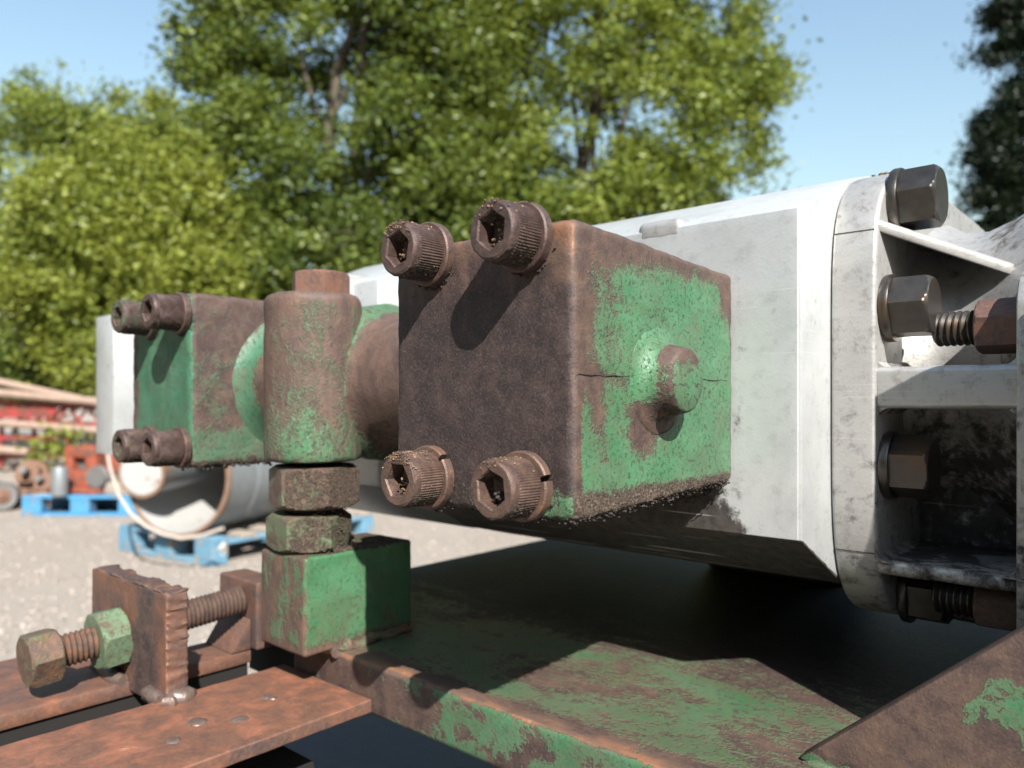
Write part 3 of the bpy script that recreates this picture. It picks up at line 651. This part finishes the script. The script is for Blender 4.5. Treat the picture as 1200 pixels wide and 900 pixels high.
def pump_bolt(y, z, spin, af=0.0270, h=0.0168, x=XR1):
    b = obj('hex_bolt', hexnut((x+0.0045, y, z), (1, 0, 0), af, h, spin, True, False), 'hex', pump)
    obj('washer', lathe([(af*0.35, 0.0002), (af*0.60, 0.0002), (af*0.615, 0.001), (af*0.615, 0.0036), (af*0.60, 0.0044), (af*0.35, 0.0044)], (x, y, z), (1, 0, 0), 40), 'hex', b)
pump_bolt(0.4225, 0.1005, PI/6-0.10); pump_bolt(0.4085, 0.0455, PI/6-0.06); pump_bolt(0.4085, -0.0315, 0.12); pump_bolt(0.440, -0.0985, 0.2)
for z, yy, mt in ((0.0345, 0.417, 'rust_bar'), (-0.0935, 0.417, 'nut')):
    s_ = obj('stud', ridged((-0.0935, yy, z), (1, 0, 0), 0.0083, 0.020, 0.0027), 'hex', pump)
    obj('stud_nut', hexnut((-0.0765, yy, z), (1, 0, 0), 0.0225, 0.0190, 0.25, True, True), mt, s_, wear=0.95, tone=0.45)
pts = []
for _ in range(60): pts.append((random.uniform(-0.130, -0.117), random.uniform(0.42, 0.46), 0))
pts = [(x, y, ZC+0.112*(1-abs((y-0.56)/0.1692)**5.0)**(1/5.0)+0.0005) for x, y, _ in pts]
stuff(obj('rust_crumbs', clods([p for p in pts if p[1] > 0.43 and p[0] > -0.128], 0.0011), 'soil', pump))

# ================================================================== FLANGE BLOCKS
def cap_screw(parent, o, R=0.0112, prot=0.0203, split=0.6, dirt_top=0, dirt_bot=0, tone=0.35, wear=0.93, soc=0.0125, nut='screw', recess=None, seed=0):
    """hexagon socket screw pointing at -Y from o (on the block face), on a split lock washer"""
    rnd = random.Random(seed); o = Vector(o); d = Vector((0, -1, 0)); wt = 0.0042; n = 132; hx = hexr(soc)
    kn = lambda r: (lambda th, k: r*(1.0+(0.02 if k % 2 else -0.02)))
    top = prot; ch = 0.0016
    rows = [(R*0.93, wt), (R*0.985, wt+0.0004), (kn(R), wt+0.0012), (kn(R), top-0.0042), (R*0.985, top-0.0036), (R*0.995, top-ch), (R*0.965, top-0.0006), (R*0.89, top),
            ((lambda th, k: hx(th)*1.07), top), ((lambda th, k: hx(th)*0.99), top-0.0007), ((lambda th, k: hx(th)*0.97), top-0.0085), (0.0006, top-0.0100)]
    chip = rnd.uniform(0, 6.28)
    s = obj('cap_screw', lathe(rows, o, d, n, rnd.uniform(0, 1), 28, True, lambda p, fr: p+Vector((0, 0, 0.00035*nz(p, 260)))), 'screw', parent,
            wear=wear, tone=tone, grime=lambda p, nn: (0.30*dirt_top*smooth01(0.3, 1, nn.z)+(0.75 if dirt_bot else 0.2)*smooth01(-0.15, -0.75, nn.z)*(1 if nn.y > -0.7 else 0.2)))
    # split lock washer: an open ring with its two ends sprung apart
    Vv, Ff = [], []; ns = 60; r0, r1 = R*0.70, R*1.20; a0 = split
    for k in range(ns+1):
        th = a0+0.09+(2*PI-0.18)*k/ns; rise = 0.0009*(k/ns)
        for (r, h) in ((r0, 0.0002), (r1-0.0006, 0.0002), (r1, 0.0008), (r1, wt-0.0006), (r1-0.0006, wt), (r0, wt)):
            Vv.append(o+Vector((r*math.cos(th), -(h+rise*(h > 0.002)), r*math.sin(th))))
    for k in range(ns):
        for j in range(6): Ff.append((k*6+j, k*6+(j+1) % 6, (k+1)*6+(j+1) % 6, (k+1)*6+j))
    Ff.append(tuple(range(6))); Ff.append(tuple(ns*6+j for j in range(6))[::-1])
    obj('lock_washer', to_mesh(Vv, Ff, 30), 'screw', s, wear=wear, tone=tone+0.1)
    cr = []
    if dirt_top:
        for _ in range(int(110*dirt_top)):
            a = rnd.gauss(PI/2, 0.5); h = wt+(top-wt)*rnd.random()**0.7; cr.append(o+Vector((R*math.cos(a), -h, R*math.sin(a)+0.0002)))
        for _ in range(int(60*dirt_top)):
            a = rnd.gauss(PI/2, 0.45); r = R*rnd.uniform(0.72, 1.0); cr.append(o+Vector((r*math.cos(a), -top-0.0001, r*math.sin(a))))
        stuff(obj('dry_soil', clods(cr, 0.00045, 0.8), 'soil', s))
    if recess:
        cr = [o+Vector((rnd.gauss(0, soc*0.17), -(top-0.009+0.006*rnd.random()), -soc*0.2+rnd.gauss(0, soc*0.14))) for _ in range(46)]
        stuff(obj('socket_dirt', clods(cr, 0.0008), recess, s))
    if dirt_bot:
        cr = []
        for _ in range(int(420*dirt_bot)):
            a = rnd.gauss(-PI/2, 0.42); h = wt*0.3+(top-wt)*rnd.random()**1.5*0.95; cr.append(o+Vector((R*1.0*math.cos(a), -h, R*1.0*math.sin(a)-0.0003*rnd.random())))
        for _ in range(int(120*dirt_bot)):
            a = rnd.gauss(-PI/2, 0.5); r = R*rnd.uniform(1.0, 1.35); cr.append(o+Vector((r*math.cos(a), -0.0007*rnd.random(), r*math.sin(a))))
        stuff(obj('oily_dirt', clods(cr, 0.00060), 'oil', s))
    return s
# near block
BX0, BX1, BY0, BY1, BZ0, BZ1 = -0.2684, -0.1690, 0.2254, 0.3552, -0.0440, 0.0668
blk = thing('flange_block', 'cast flange block with bare brown front and green side bearing a round stub', 'flange block', (-0.22, 0.29, BZ0), 'flange blocks on the pump')
def draft(p):
    k = smooth01(BY0, BY1, p.y)*0.0048; f_ = (p.z-0.0115)/0.055
    return Vector((p.x, p.y, p.z-k*f_))
def blk_wear(p, n):
    if n.y < -0.6 and p.y < BY0+0.003:
        w = 0.99-0.52*smooth01(-0.026, -0.040, p.z)*smooth01(-0.25, -0.20, p.x)-0.45*smooth01(-0.264, -0.2675, p.x)*smooth01(0.03, -0.01, p.z)-0.12*smooth01(-0.012, -0.036, p.z)
        return w-0.18*math.exp(-(((p.x+0.222)/0.012)**2+((p.z+0.022)/0.006)**2))
    if n.z > 0.45: return 0.93
    w = 0.17
    w += 0.50*smooth01(BY0+0.020, BY0+0.002, p.y)*smooth01(-0.012, 0.03, p.z)
    w += 0.22*smooth01(BY0+0.055, BY0+0.02, p.y)*smooth01(-0.02, 0.02, p.z)
    w += 0.75*smooth01(BY0+0.007, BY0+0.002, p.y)
    w += 0.5*smooth01(0.046, 0.062, p.z)
    w += 0.75*smooth01(0.335, 0.352, p.y)*smooth01(0.030, 0.050, p.z)
    w += 0.32*math.exp(-((p.z-0.0085)/0.0030)**2)*smooth01(0.275, 0.24, p.y)
    w += 0.75*math.exp(-(((p.y-0.2735)/0.0125)**2+((p.z+0.010)/0.015)**2)*1.1)
    w += 0.42*math.exp(-(((p.y-0.2405)/0.006)**2+((p.z+0.004-(0.2405-p.y)*1.2)/0.014)**2))
    w += 0.7*smooth01(-0.030, -0.041, p.z)
    w += 0.35*smooth01(0.350, 0.354, p.y)
    return w
def blk_tone(p, n):
    if n.y < -0.6 and p.y < BY0+0.003: return 0.07+0.5*smooth01(0.034, 0.066, p.z)+0.30*smooth01(0.0, 0.062, p.z)*nz((p.x*230, 3.1, p.z*26), 1.0)+0.10*nz(p, 45)+0.10*smooth01(-0.185, -0.172, p.x)*smooth01(0, 0.03, p.z)+0.45*smooth01(-0.1708, -0.1698, p.x)*(0.6+0.8*nz(p, 60))
    return 0.45+0.42*smooth01(BY0+0.0020, BY0+0.0006, p.y)*(n.z < 0.4)*(0.6+0.8*nz(p, 60))
def blk_grime(p, n):
    if n.y < -0.6: return 0.25*smooth01(-0.034, -0.043, p.z)
    return 0.85*smooth01(-0.031, -0.039, p.z)+0.42*math.exp(-((p.z-0.0095)/0.0016)**2)*smooth01(0.272, 0.258, p.y)+0.30*math.exp(-(((p.y-0.275)/0.013)**2+((p.z+0.012)/0.014)**2))
def blk_disp(p, n):
    k = 0.0
    if n.x > 0.6: k -= 0.0007*math.exp(-((p.z-0.0105)/0.0007)**2)*smooth01(0.262, 0.252, p.y)*(0.6+0.8*nz(p, 300))
    if n.z < -0.5: k += 0.0016*abs(nz(p, 180))
    return k
obj('casting', rbox((BX0, BY0, BZ0), (BX1, BY1, BZ1), 0.0036, 0.0019, blk_disp, 0.00042, 110, 50, draft), 'block', blk, wear=blk_wear, tone=blk_tone, grime=blk_grime)
# bright worn corner between the two faces
# stub: flared root, round end
so0 = Vector((BX1-0.003, 0.2850, 0.0085))
rr = [(0.0240, 0.0), (0.0225, 0.0031), (0.0200, 0.0038), (0.0172, 0.0054), (0.0152, 0.0080), (0.0142, 0.0115), (0.0137, 0.0148), (0.0131, 0.0162), (0.0120, 0.0169), (0.006, 0.0171), (0.0005, 0.0171)]
obj('stub', lathe(rr, so0, (1, 0, 0), 64, 0, 50, True, lambda p, fr: p+Vector((0.0005*nz(p, 150), 0, 0.0004*nz(p, 170)))), 'block', blk,
    wear=lambda p, n: (0.28 if n.x > 0.8 and p.x > BX1+0.010 else 0.55 if p.x > BX1+0.0075 else 0.15+0.8*smooth01(0.004, -0.006, p.z)) + (0.45*smooth01(0.014, 0.019, p.z) if p.x > BX1+0.008 else 0),
    tone=0.42, grime=lambda p, n: 0.5*smooth01(-0.1, -0.8, n.z)+(0.5*math.exp(-((p.z-0.0065)/0.0012)**2) if p.x > BX1+0.014 else 0))
NX = (-0.2432, -0.1912); NZ_ = (0.0620, -0.0322)
cap_screw(blk, (NX[0], BY0, NZ_[0]), split=2.1, dirt_top=0.8, dirt_bot=0.55, seed=1, recess='soil', tone=0.32)
cap_screw(blk, (NX[1], BY0, NZ_[0]), split=1.2, dirt_top=0.35, dirt_bot=0.55, seed=2, recess='soil', tone=0.28)
cap_screw(blk, (NX[0], BY0, NZ_[1]), split=0.75, dirt_top=1.2, dirt_bot=0.3, seed=3, recess='soil', tone=0.42, wear=0.86)
cap_screw(blk, (NX[1], BY0, NZ_[1]), split=0.30, dirt_top=0.2, dirt_bot=0.5, seed=4, recess='oil', tone=0.42, wear=0.9)
cr = []
for _ in range(800):
    y = random.uniform(BY0+0.001, BY1-0.004); z = BZ0+0.0048*smooth01(BY0, BY1, y)*0.95+random.gauss(0.0005, 0.0012); cr.append((BX1+random.uniform(-0.006, 0.0002), y, z))
for _ in range(200): cr.append((random.uniform(BX0+0.03, BX1-0.002), BY0+random.uniform(0.0005, 0.006), BZ0+random.gauss(-0.0002, 0.0006)))
stuff(obj('oily_crust', clods(cr, 0.00055), 'oil', blk))
cr = []
for _ in range(900):
    a = random.random()**1.6; cr.append((BX1-0.002-0.055*(a*0.35+random.random()*(1-a*0.6)), PF-0.0002-0.002*random.random()*(1-a), BZ0+0.005-0.013*a))
stuff(obj('oily_crust', clods(cr, 0.0007), 'oil', blk))

sm = [(BX1+0.0001, BY0+0.002+0.0022*k, 0.0098+0.00015*math.sin(k*1.3)+0.0002*nz((k, 0, 0), 0.7)) for k in range(17)]
obj('casting_seam', tube(sm, [0.00010+0.00016*abs(math.sin(k*2.7)) for k in range(17)], 6), 'oil', blk)
obj('casting_seam', tube([(BX1+0.0001, 0.3+0.006*k, 0.0098+0.0003*math.sin(k*2)) for k in range(9)], 0.00018, 6), 'oil', blk)
# far block
LX0, LX1, LY0, LY1, LZ0, LZ1 = -0.5930, -0.5005, 0.2450, 0.3550, -0.0440, 0.0728
lbk = thing('flange_block', 'cast flange block with smooth green front, beside the upright round fitting', 'flange block', (-0.545, 0.30, LZ0), 'flange blocks on the pump')
def lw(p, n):
    if n.y < -0.6: return 0.06+0.85*smooth01(LX0+0.018, LX0+0.004, p.x)+0.35*smooth01(0.055, 0.065, p.z)+0.5*smooth01(-0.030, -0.042, p.z)
    return 0.60+0.2*smooth01(0.05, 0.07, p.z)-0.25*smooth01(-0.010, -0.03, p.z)
obj('casting', rbox((LX0, LY0, LZ0), (LX1, LY1, LZ1), 0.0045, 0.0028, lambda p, n: (0.0014*abs(nz(p, 150)) if n.z < -0.5 else 0), 0.0007, 90, 50), 'block_far', lbk, wear=lw,
    tone=0.38, grime=lambda p, n: 0.6*smooth01(-0.036, -0.043, p.z)+0.12*(n.x > 0.5))
obj('outlet_boss', lathe([(0.0520, 0.0), (0.0490, 0.0025), (0.0455, 0.006), (0.0430, 0.011), (0.0415, 0.018), (0.041, 0.03)], (LX1-0.0012, 0.3255, 0.0125), (1, 0, 0), 64, 0, 50, False), 'block_far', lbk,
    wear=lambda p, n: 0.25+0.5*smooth01(LX1+0.008, LX1+0.02, p.x), tone=0.5, grime=lambda p, n: 0.3*smooth01(-0.3, -0.9, n.z))
for i, (x, z) in enumerate(((-0.5585, 0.0585), (-0.5115, 0.0590), (-0.5570, -0.0312), (-0.5115, -0.0312))):
    cap_screw(lbk, (x, LY0, z), R=0.0115, prot=0.024, split=1.0+i, dirt_top=0, dirt_bot=0.7, wear=(0.55, 0.9, 0.7, 0.88)[i], tone=0.3, seed=20+i)
cr = [(LX1+random.uniform(-0.02, 0.0), random.uniform(LY0+0.002, LY0+0.06), LZ0+random.gauss(0, 0.001)) for _ in range(160)]
stuff(obj('oily_crust', clods(cr, 0.0014), 'oil', lbk))

# upright fitting between the two blocks
TX, TY = -0.4202, 0.2860
tee = thing('pipe_fitting', 'upright green and brown round fitting with hexagon plug on top, between the flange blocks', 'pipe fitting', (TX, TY, -0.038))
tw = lambda p, n: 0.70-0.16*smooth01(0.01, -0.03, p.z)-0.12*smooth01(-0.425, -0.405, p.x)+0.25*smooth01(0.058, 0.066, p.z)+0.30*smooth01(-0.43, -0.45, p.x)*smooth01(-0.03, -0.01, p.z)
def rough(a, f): return lambda p, fr: p+Vector((a*nz(p, f), a*nz(p+Vector((9, 0, 0)), f), a*nz(p+Vector((0, 9, 0)), f)))
TR = 0.0302
rows = [(0.020, 0.0), (TR-0.003, 0.0), (TR-0.0008, 0.001), (TR, 0.0035)]+[(TR, 0.0035+0.0955*k/24) for k in range(1, 25)]+[(TR-0.0006, 0.1012), (TR-0.0022, 0.1032), (TR-0.0045, 0.1042), (0.012, 0.1044)]
obj('barrel', lathe(rows, (TX, TY, -0.0375), (0, 0, 1), 72, 0, 50, True, rough(0.0006, 90)), 'tee', tee, wear=tw, tone=0.48, grime=lambda p, n: 0.12+0.15*smooth01(0.02, -0.03, p.z))
obj('hexagon_plug', hexnut((TX+0.002, TY+0.004, 0.0668), (0, 0, 1), 0.0335, 0.0145, 0.05, True, False), 'rust_bar', tee, wear=1.0, tone=0.5)
# branch towards the near block with its weld fillet
yb = 0.3330
br = [(0.0520, 0.0), (0.0520, 0.014), (0.0505, 0.018), (0.0475, 0.022), (0.0445, 0.028), (0.0425, 0.036)]+[(0.0425, 0.036+0.011*k) for k in range(1, 11)]
obj('branch', lathe(br, (TX+0.004, yb, 0.0125), (1, 0, 0), 72, 0, 50, True, rough(0.0007, 80)), 'tee', tee,
    wear=lambda p, n: 0.25+0.6*smooth01(TX+0.026, TX+0.036, p.x), tone=0.48, grime=lambda p, n: 0.55*smooth01(-0.2, -0.9, n.z))
obj('branch', lathe([(0.0405, 0), (0.0405, 0.09)], (LX1-0.004, 0.3255, 0.0125), (1, 0, 0), 64, 0, 50, True), 'tee', tee, wear=0.7, tone=0.55)

# jack screw under the fitting
jk = thing('jack_screw', 'stout jack screw with lock nut between square green bar and upright fitting', 'jack screw', (TX, TY, -0.094))
JX, JY = TX-0.001, 0.2865
obj('screw_head', hexnut((JX+0.001, JY, -0.0665), (0, 0, 1), 0.0495, 0.0262, 0.24), 'nut', jk, wear=0.62, tone=0.48, grime=lambda p, n: 0.55*smooth01(0.3, 0.9, n.x)+0.12)
obj('screw_shank', ridged((JX, JY, -0.1), (0, 0, 1), 0.0180, 0.062, 0.003), 'dark', jk)
obj('lock_nut', hexnut((JX-0.003, JY-0.001, -0.0930), (0, 0, 1), 0.0460, 0.0225, 0.45), 'nut', jk, wear=0.45, tone=0.48, grime=lambda p, n: 0.4*smooth01(0.3, 0.9, n.x)+0.1)
cr = []
for _ in range(450):
    a = random.gauss(0.15, 0.55); r = 0.017+0.0045*random.random()**0.7; z = -0.0935+0.030*random.random(); cr.append((JX+r*math.cos(a), JY+r*math.sin(a), z-0.35*(r-0.017)))
for _ in range(350):
    a = random.gauss(0.6, 0.8); r = random.uniform(0.02, 0.034); cr.append((min(-0.3995, JX+r*math.cos(a)), JY+abs(r*math.sin(a)), -0.0938+0.004*random.random()*(1-(r-0.02)/0.014)))
stuff(obj('caked_dirt', clods(cr, 0.00068), 'dust', jk))
pc_ = [(JX+random.gauss(0, 0.012), JY+random.gauss(0, 0.012), -0.0390) for _ in range(80)]
obj('screw_tip', lathe([(0.0135, 0), (0.0135, 0.02)], (JX, JY, -0.0405), (0, 0, 1), 32), 'dark', jk)

# ================================================================== MACHINE BASE
ZP = -0.155; PFY = 0.2885
base = thing('steel_bedplate', 'green painted steel bedplate with an angled gusset and upright bracket under the pump', 'bedplate', (-0.2, 0.5, ZP-0.032))
def chip_edge(p, n): return 0.0
poly = [(-0.448, PFY), (0.35, PFY-0.004), (0.35, 0.95), (-0.5505, 0.95), (-0.5505, 0.362), (-0.448, 0.362)]
# top sheet on a dense grid so that paint, rust and painted shade follow the plate
def pl_wear_shade(p, n):
    if n.z > 0.5:
        return 0.34+0.45*smooth01(PFY+0.022, PFY+0.004, p.y)+0.30*math.exp(-(((p.x+0.27)/0.05)**2+((p.y-0.345)/0.02)**2))+0.28*math.exp(-(((p.x+0.14)/0.035)**2+((p.y-0.34)/0.03)**2))+0.45*smooth01(0.37, 0.46, p.y+0.03*nz(p, 15))  # last term paints the shade under the pump as bare plate
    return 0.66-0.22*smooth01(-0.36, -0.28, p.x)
pw = obj('base_plate', prism([(x, y, ZP-0.031) for x, y in poly], (0, 0, 0.031), 0.0035, 3, 35, 4), 'plate', base, wear=pl_wear_shade, tone=lambda p, n: 0.40-0.40*smooth01(0.38, 0.46, p.y+0.03*nz(p, 15))+0.25*smooth01(PFY+0.012, PFY+0.002, p.y)*(n.z > 0.2), grime=0.04)  # tone drops under the pump too, deepening the painted shade
pw.data.materials.append(M['plate_edge'])
pw.data.polygons.foreach_set('material_index', [1 if p.normal.y < -0.7 else 0 for p in pw.data.polygons])
sqw = lambda p, n: (0.10+0.25*smooth01(-0.10, -0.15, p.z) if n.x > 0.5 else 0.50+0.25*smooth01(-0.43, -0.446, p.x)) + 0.35*smooth01(0.271, 0.2655, p.y)*(n.x > 0.3)*0.5+0.35*smooth01(-0.146, -0.153, p.z)
obj('square_bar', rbox((-0.4475, 0.2645, -0.1535), (-0.3980, 0.3490, -0.0940), 0.0022, 0.0025, None, 0.0004, 100), 'sq', base, wear=sqw, tone=0.5, grime=lambda p, n: 0.22*(n.z > 0.5)+0.35*smooth01(-0.105, -0.094, p.z)*smooth01(0.29, 0.32, p.y))
wp_ = [(-0.3975, 0.2885+0.006*k, ZP+0.0015+0.0012*math.sin(k*1.7)) for k in range(11)]
obj('weld_bead', tube(wp_, [(0.001 if k in (0, 10) else 0.0036+0.0014*math.sin(k*2.1)) for k in range(11)], 12, None, True, 0.0022, 260), 'plate', base, wear=0.5, tone=0.6)
wp_ = [(-0.4475+0.005*k, 0.2875, ZP+0.0005) for k in range(11)]
obj('weld_bead', tube(wp_, [0.0035+0.0008*math.sin(k*2.7) for k in range(11)], 8, None, True, 0.001, 300), 'weld', base)
# gusset and upright bracket that the pump is bolted to
gp = [(-0.1290, 0.332, ZP+0.0005), (-0.041, 0.332, ZP+0.0775), (0.06, 0.332, ZP+0.17), (0.06, 0.332, ZP+0.0005)]
obj('gusset', prism(gp, (0, 0.014, 0), 0.0016, 2, 35, 4), 'gusset', base,
    wear=lambda p, n: 1.0-0.62*math.exp(-(((p.x+0.042)/0.024)**2+((p.z+0.112)/0.016)**2))-0.5*smooth01(-0.147, -0.153, p.z)-0.25*smooth01(-0.09, -0.05, p.x)*smooth01(-0.10, -0.13, p.z), tone=0.42)
obj('weld_bead', tube([(-0.126+0.006*k, 0.3312, ZP+0.0004) for k in range(30)], [0.0006 if k == 0 else 0.0022+0.0006*math.sin(k*2.3) for k in range(30)], 8, None, True, 0.001, 300), 'plate', base, wear=0.35, tone=0.7)
obj('bracket_plate', prism([(-0.0315, 0.338, ZP+0.0005), (-0.0315, 0.338, 0.086), (-0.0315, 0.375, 0.0608), (-0.0315, 0.72, 0.058), (-0.0315, 0.72, ZP+0.0005)], (0.018, 0, 0), 0.0015, 2), 'gusset', base, wear=0.9, tone=0.4)
obj('pump_foot', rbox((-0.34, 0.66, ZP+0.0005), (-0.22, 0.74, -0.075), 0.003, 0.02), 'plate', base, wear=0.6, tone=0.3)

# ================================================================== RAILS AND ADJUSTER
ZB = -0.1752
rl = thing('rail_frame', 'rusty brown flat rails with upright flame cut lug, running to the green bedplate', 'rail frame', (-0.46, 0.2, GZ))
rw = lambda p, n: 1.2
obj('rail', rbox((-0.4555, -0.12, ZB-0.0078), (-0.3625, 0.2872, ZB), 0.0012, 0.006, None, 0.0004, 70), 'rust_bar', rl, wear=1.2,
    tone=lambda p, n: (0.63+0.16*math.exp(-((p.x+0.405)/0.025)**2)*nz((p.x*2, p.y, p.z), 30) if n.z > 0.5 else 0.48), grime=0.05)
obj('rail', prism([(-0.500, -0.12, ZB-0.0095), (-0.500, 0.2890, ZB-0.0095), (-0.541, 0.2890, ZB-0.0095), (-0.541, 0.205, ZB-0.0095), (-0.605, 0.205, ZB-0.0095), (-0.605, -0.12, ZB-0.0095)], (0, 0, 0.0095), 0.0015, 2, 35, 4), 'rust_bar', rl, wear=1.2, tone=0.52, grime=0.05)
for y in (-0.08,):
    obj('tie_bar', box((-0.60, y-0.012, ZB-0.030), (-0.37, y+0.012, ZB-0.0098), 0.001), 'rust_bar', rl, wear=1.2, tone=0.35)
obj('gap_shade_channel', box((-0.53, -0.06, ZB-0.09), (-0.395, 0.270, ZB-0.040), 0.002), 'dark', rl)  # added dark filler so the slot between the rails looks shaded
obj('gap_shade_web', box((-0.535, -0.119, ZB-0.06), (-0.503, 0.288, ZB-0.0098), 0.001), 'dark', rl)  # near black strip standing in for shade in the slit under the rail
obj('gap_shade_member', box((-0.545, 0.3125, ZP-0.05), (-0.4490, 0.3600, ZP-0.003), 0.001), 'dark', rl)  # dark box put in for the black shade beside the stop block
def lug_disp(p, n):
    if n.x > 0.55: return 0.0006*math.sin(p.z*1250+5.0*nz(p, 60)+p.y*420)*(0.5+1.1*nz(p, 120))+0.0010*nz((p.x, p.y*0.3, p.z*1.4), 330)
    if n.z > 0.55: return 0.0013*math.sin(p.x*190+2.5*nz(p, 50))+0.0006*math.sin(p.x*900+4*nz(p, 90))
    return 0.00035*nz(p, 90)
obj('lug', rbox((-0.5600, 0.2050, ZB-0.006), (-0.4490, 0.2185, -0.1125), 0.0016, 0.0016, lug_disp, 0.0, 0, 40), 'rust_bar', rl, wear=1.2,
    tone=lambda p, n: (0.52-0.34*math.exp(-((p.x+0.478+0.02*nz(p, 40))/0.013)**2)-0.2*math.exp(-(((p.x+0.55)/0.012)**2+((p.z+0.135)/0.01)**2)) if n.y < -0.5 else 0.46 if n.x > 0.5 else 0.25))
wv = [(-0.4475+0.0025*math.sin(k*1.9), 0.2025+0.0026*k, ZB+0.0010) for k in range(8)]
obj('weld_bead', tube(wv, [0.0028, .0045, .0055, .0060, .0052, .0058, .0045, .0025], 10, None, True, 0.0014, 260), 'weld', rl)
wv = [(-0.4515-0.0055*k, 0.2035, ZB+0.0008) for k in range(5)]
obj('weld_bead', tube(wv, [0.0035, .0050, .0042, .0048, .0025], 10, None, True, 0.0012, 260), 'weld', rl)
wv = [(-0.5000-0.0045*k, 0.2015-0.0012*math.sin(k*0.6), ZB+0.0015) for k in range(11)]
obj('weld_bead', tube(wv, [0.0035+0.0022*math.sin(k*0.31) for k in range(11)], 10, None, True, 0.0012, 220), 'weld', rl)
obj('stop_block', rbox((-0.545, 0.2885, ZB+0.0003), (-0.4925, 0.3100, -0.1275), 0.0018, 0.004, None, 0.0004, 80), 'rust_bar', rl, wear=1.2, tone=0.38)
obj('stop_fillet', prism([(-0.499, 0.2880, ZB+0.0003), (-0.499, 0.2730, ZB+0.0003), (-0.499, 0.2880, ZB+0.022)], (-0.038, 0, 0), 0.001), 'rust_bar', rl, wear=1.2, tone=0.45)
for i, (px, py, s) in enumerate(((203, 868, 1.0), (281, 843, 1.15), (312, 817, 0.8), (320, 818, 0.7), (231, 846, 1.3))):
    p = onZ(px, py, ZB); obj('weld_spatter', lathe([(0.0042*s, 0), (0.0040*s, 0.0003), (0.0028*s, 0.0007), (0.0004, 0.0008)], p, (0, 0, 1), 16, i, 50, True, rough(0.0007, 400)), 'weld', rl)
# deck and legs carrying rails and base plate
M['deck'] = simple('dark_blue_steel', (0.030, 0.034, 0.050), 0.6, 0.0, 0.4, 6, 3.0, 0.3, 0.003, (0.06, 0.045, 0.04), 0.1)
dk = thing('machine_stand', 'dark steel stand in the shade beneath the rails and the green base plate', 'stand', (-0.3, 0.5, GZ))
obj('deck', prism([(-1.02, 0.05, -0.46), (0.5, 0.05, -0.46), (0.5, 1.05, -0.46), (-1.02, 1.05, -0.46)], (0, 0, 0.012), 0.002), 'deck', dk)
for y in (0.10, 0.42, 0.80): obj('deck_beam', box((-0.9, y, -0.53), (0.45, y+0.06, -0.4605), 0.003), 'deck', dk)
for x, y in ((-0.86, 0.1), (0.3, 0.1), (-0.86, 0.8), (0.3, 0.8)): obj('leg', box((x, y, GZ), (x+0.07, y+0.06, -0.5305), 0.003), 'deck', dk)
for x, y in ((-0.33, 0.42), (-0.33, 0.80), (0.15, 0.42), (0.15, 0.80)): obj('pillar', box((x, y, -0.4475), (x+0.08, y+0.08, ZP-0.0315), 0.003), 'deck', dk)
obj('rail_post', box((-0.44, -0.095, -0.4475), (-0.40, -0.065, ZB-0.0303), 0.002), 'deck', dk); obj('rail_post', box((-0.50, 0.20, -0.4475), (-0.43, 0.25, ZB-0.0905), 0.002), 'deck', dk)
# adjusting bolt through the lug
ad = thing('adjusting_bolt', 'long threaded adjusting bolt with brown head and pale green lock nut, through the rusty lug', 'bolt', (-0.509, 0.2, ZB))
A0 = Vector((-0.5095, 0.1555, -0.1512)); A1 = Vector((-0.5095, 0.2890, -0.1408)); AD = (A1-A0).normalized()
obj('bolt_head', hexnut(A0-AD*0.0055, AD, 0.0290, 0.0175, 0.42, True, True), 'nut', ad, wear=0.62, tone=0.62)
obj('bolt_thread', ridged(A0+AD*0.010, AD, 0.0100, 0.122, 0.0030), 'nut', ad, wear=0.95, tone=lambda p, n: 0.62 if p.y < 0.205 else 0.45)
obj('lock_nut', hexnut(A0+AD*0.0325, AD, 0.0335, 0.0170, 0.30), 'nut_pale', ad, wear=0.32, tone=0.5)
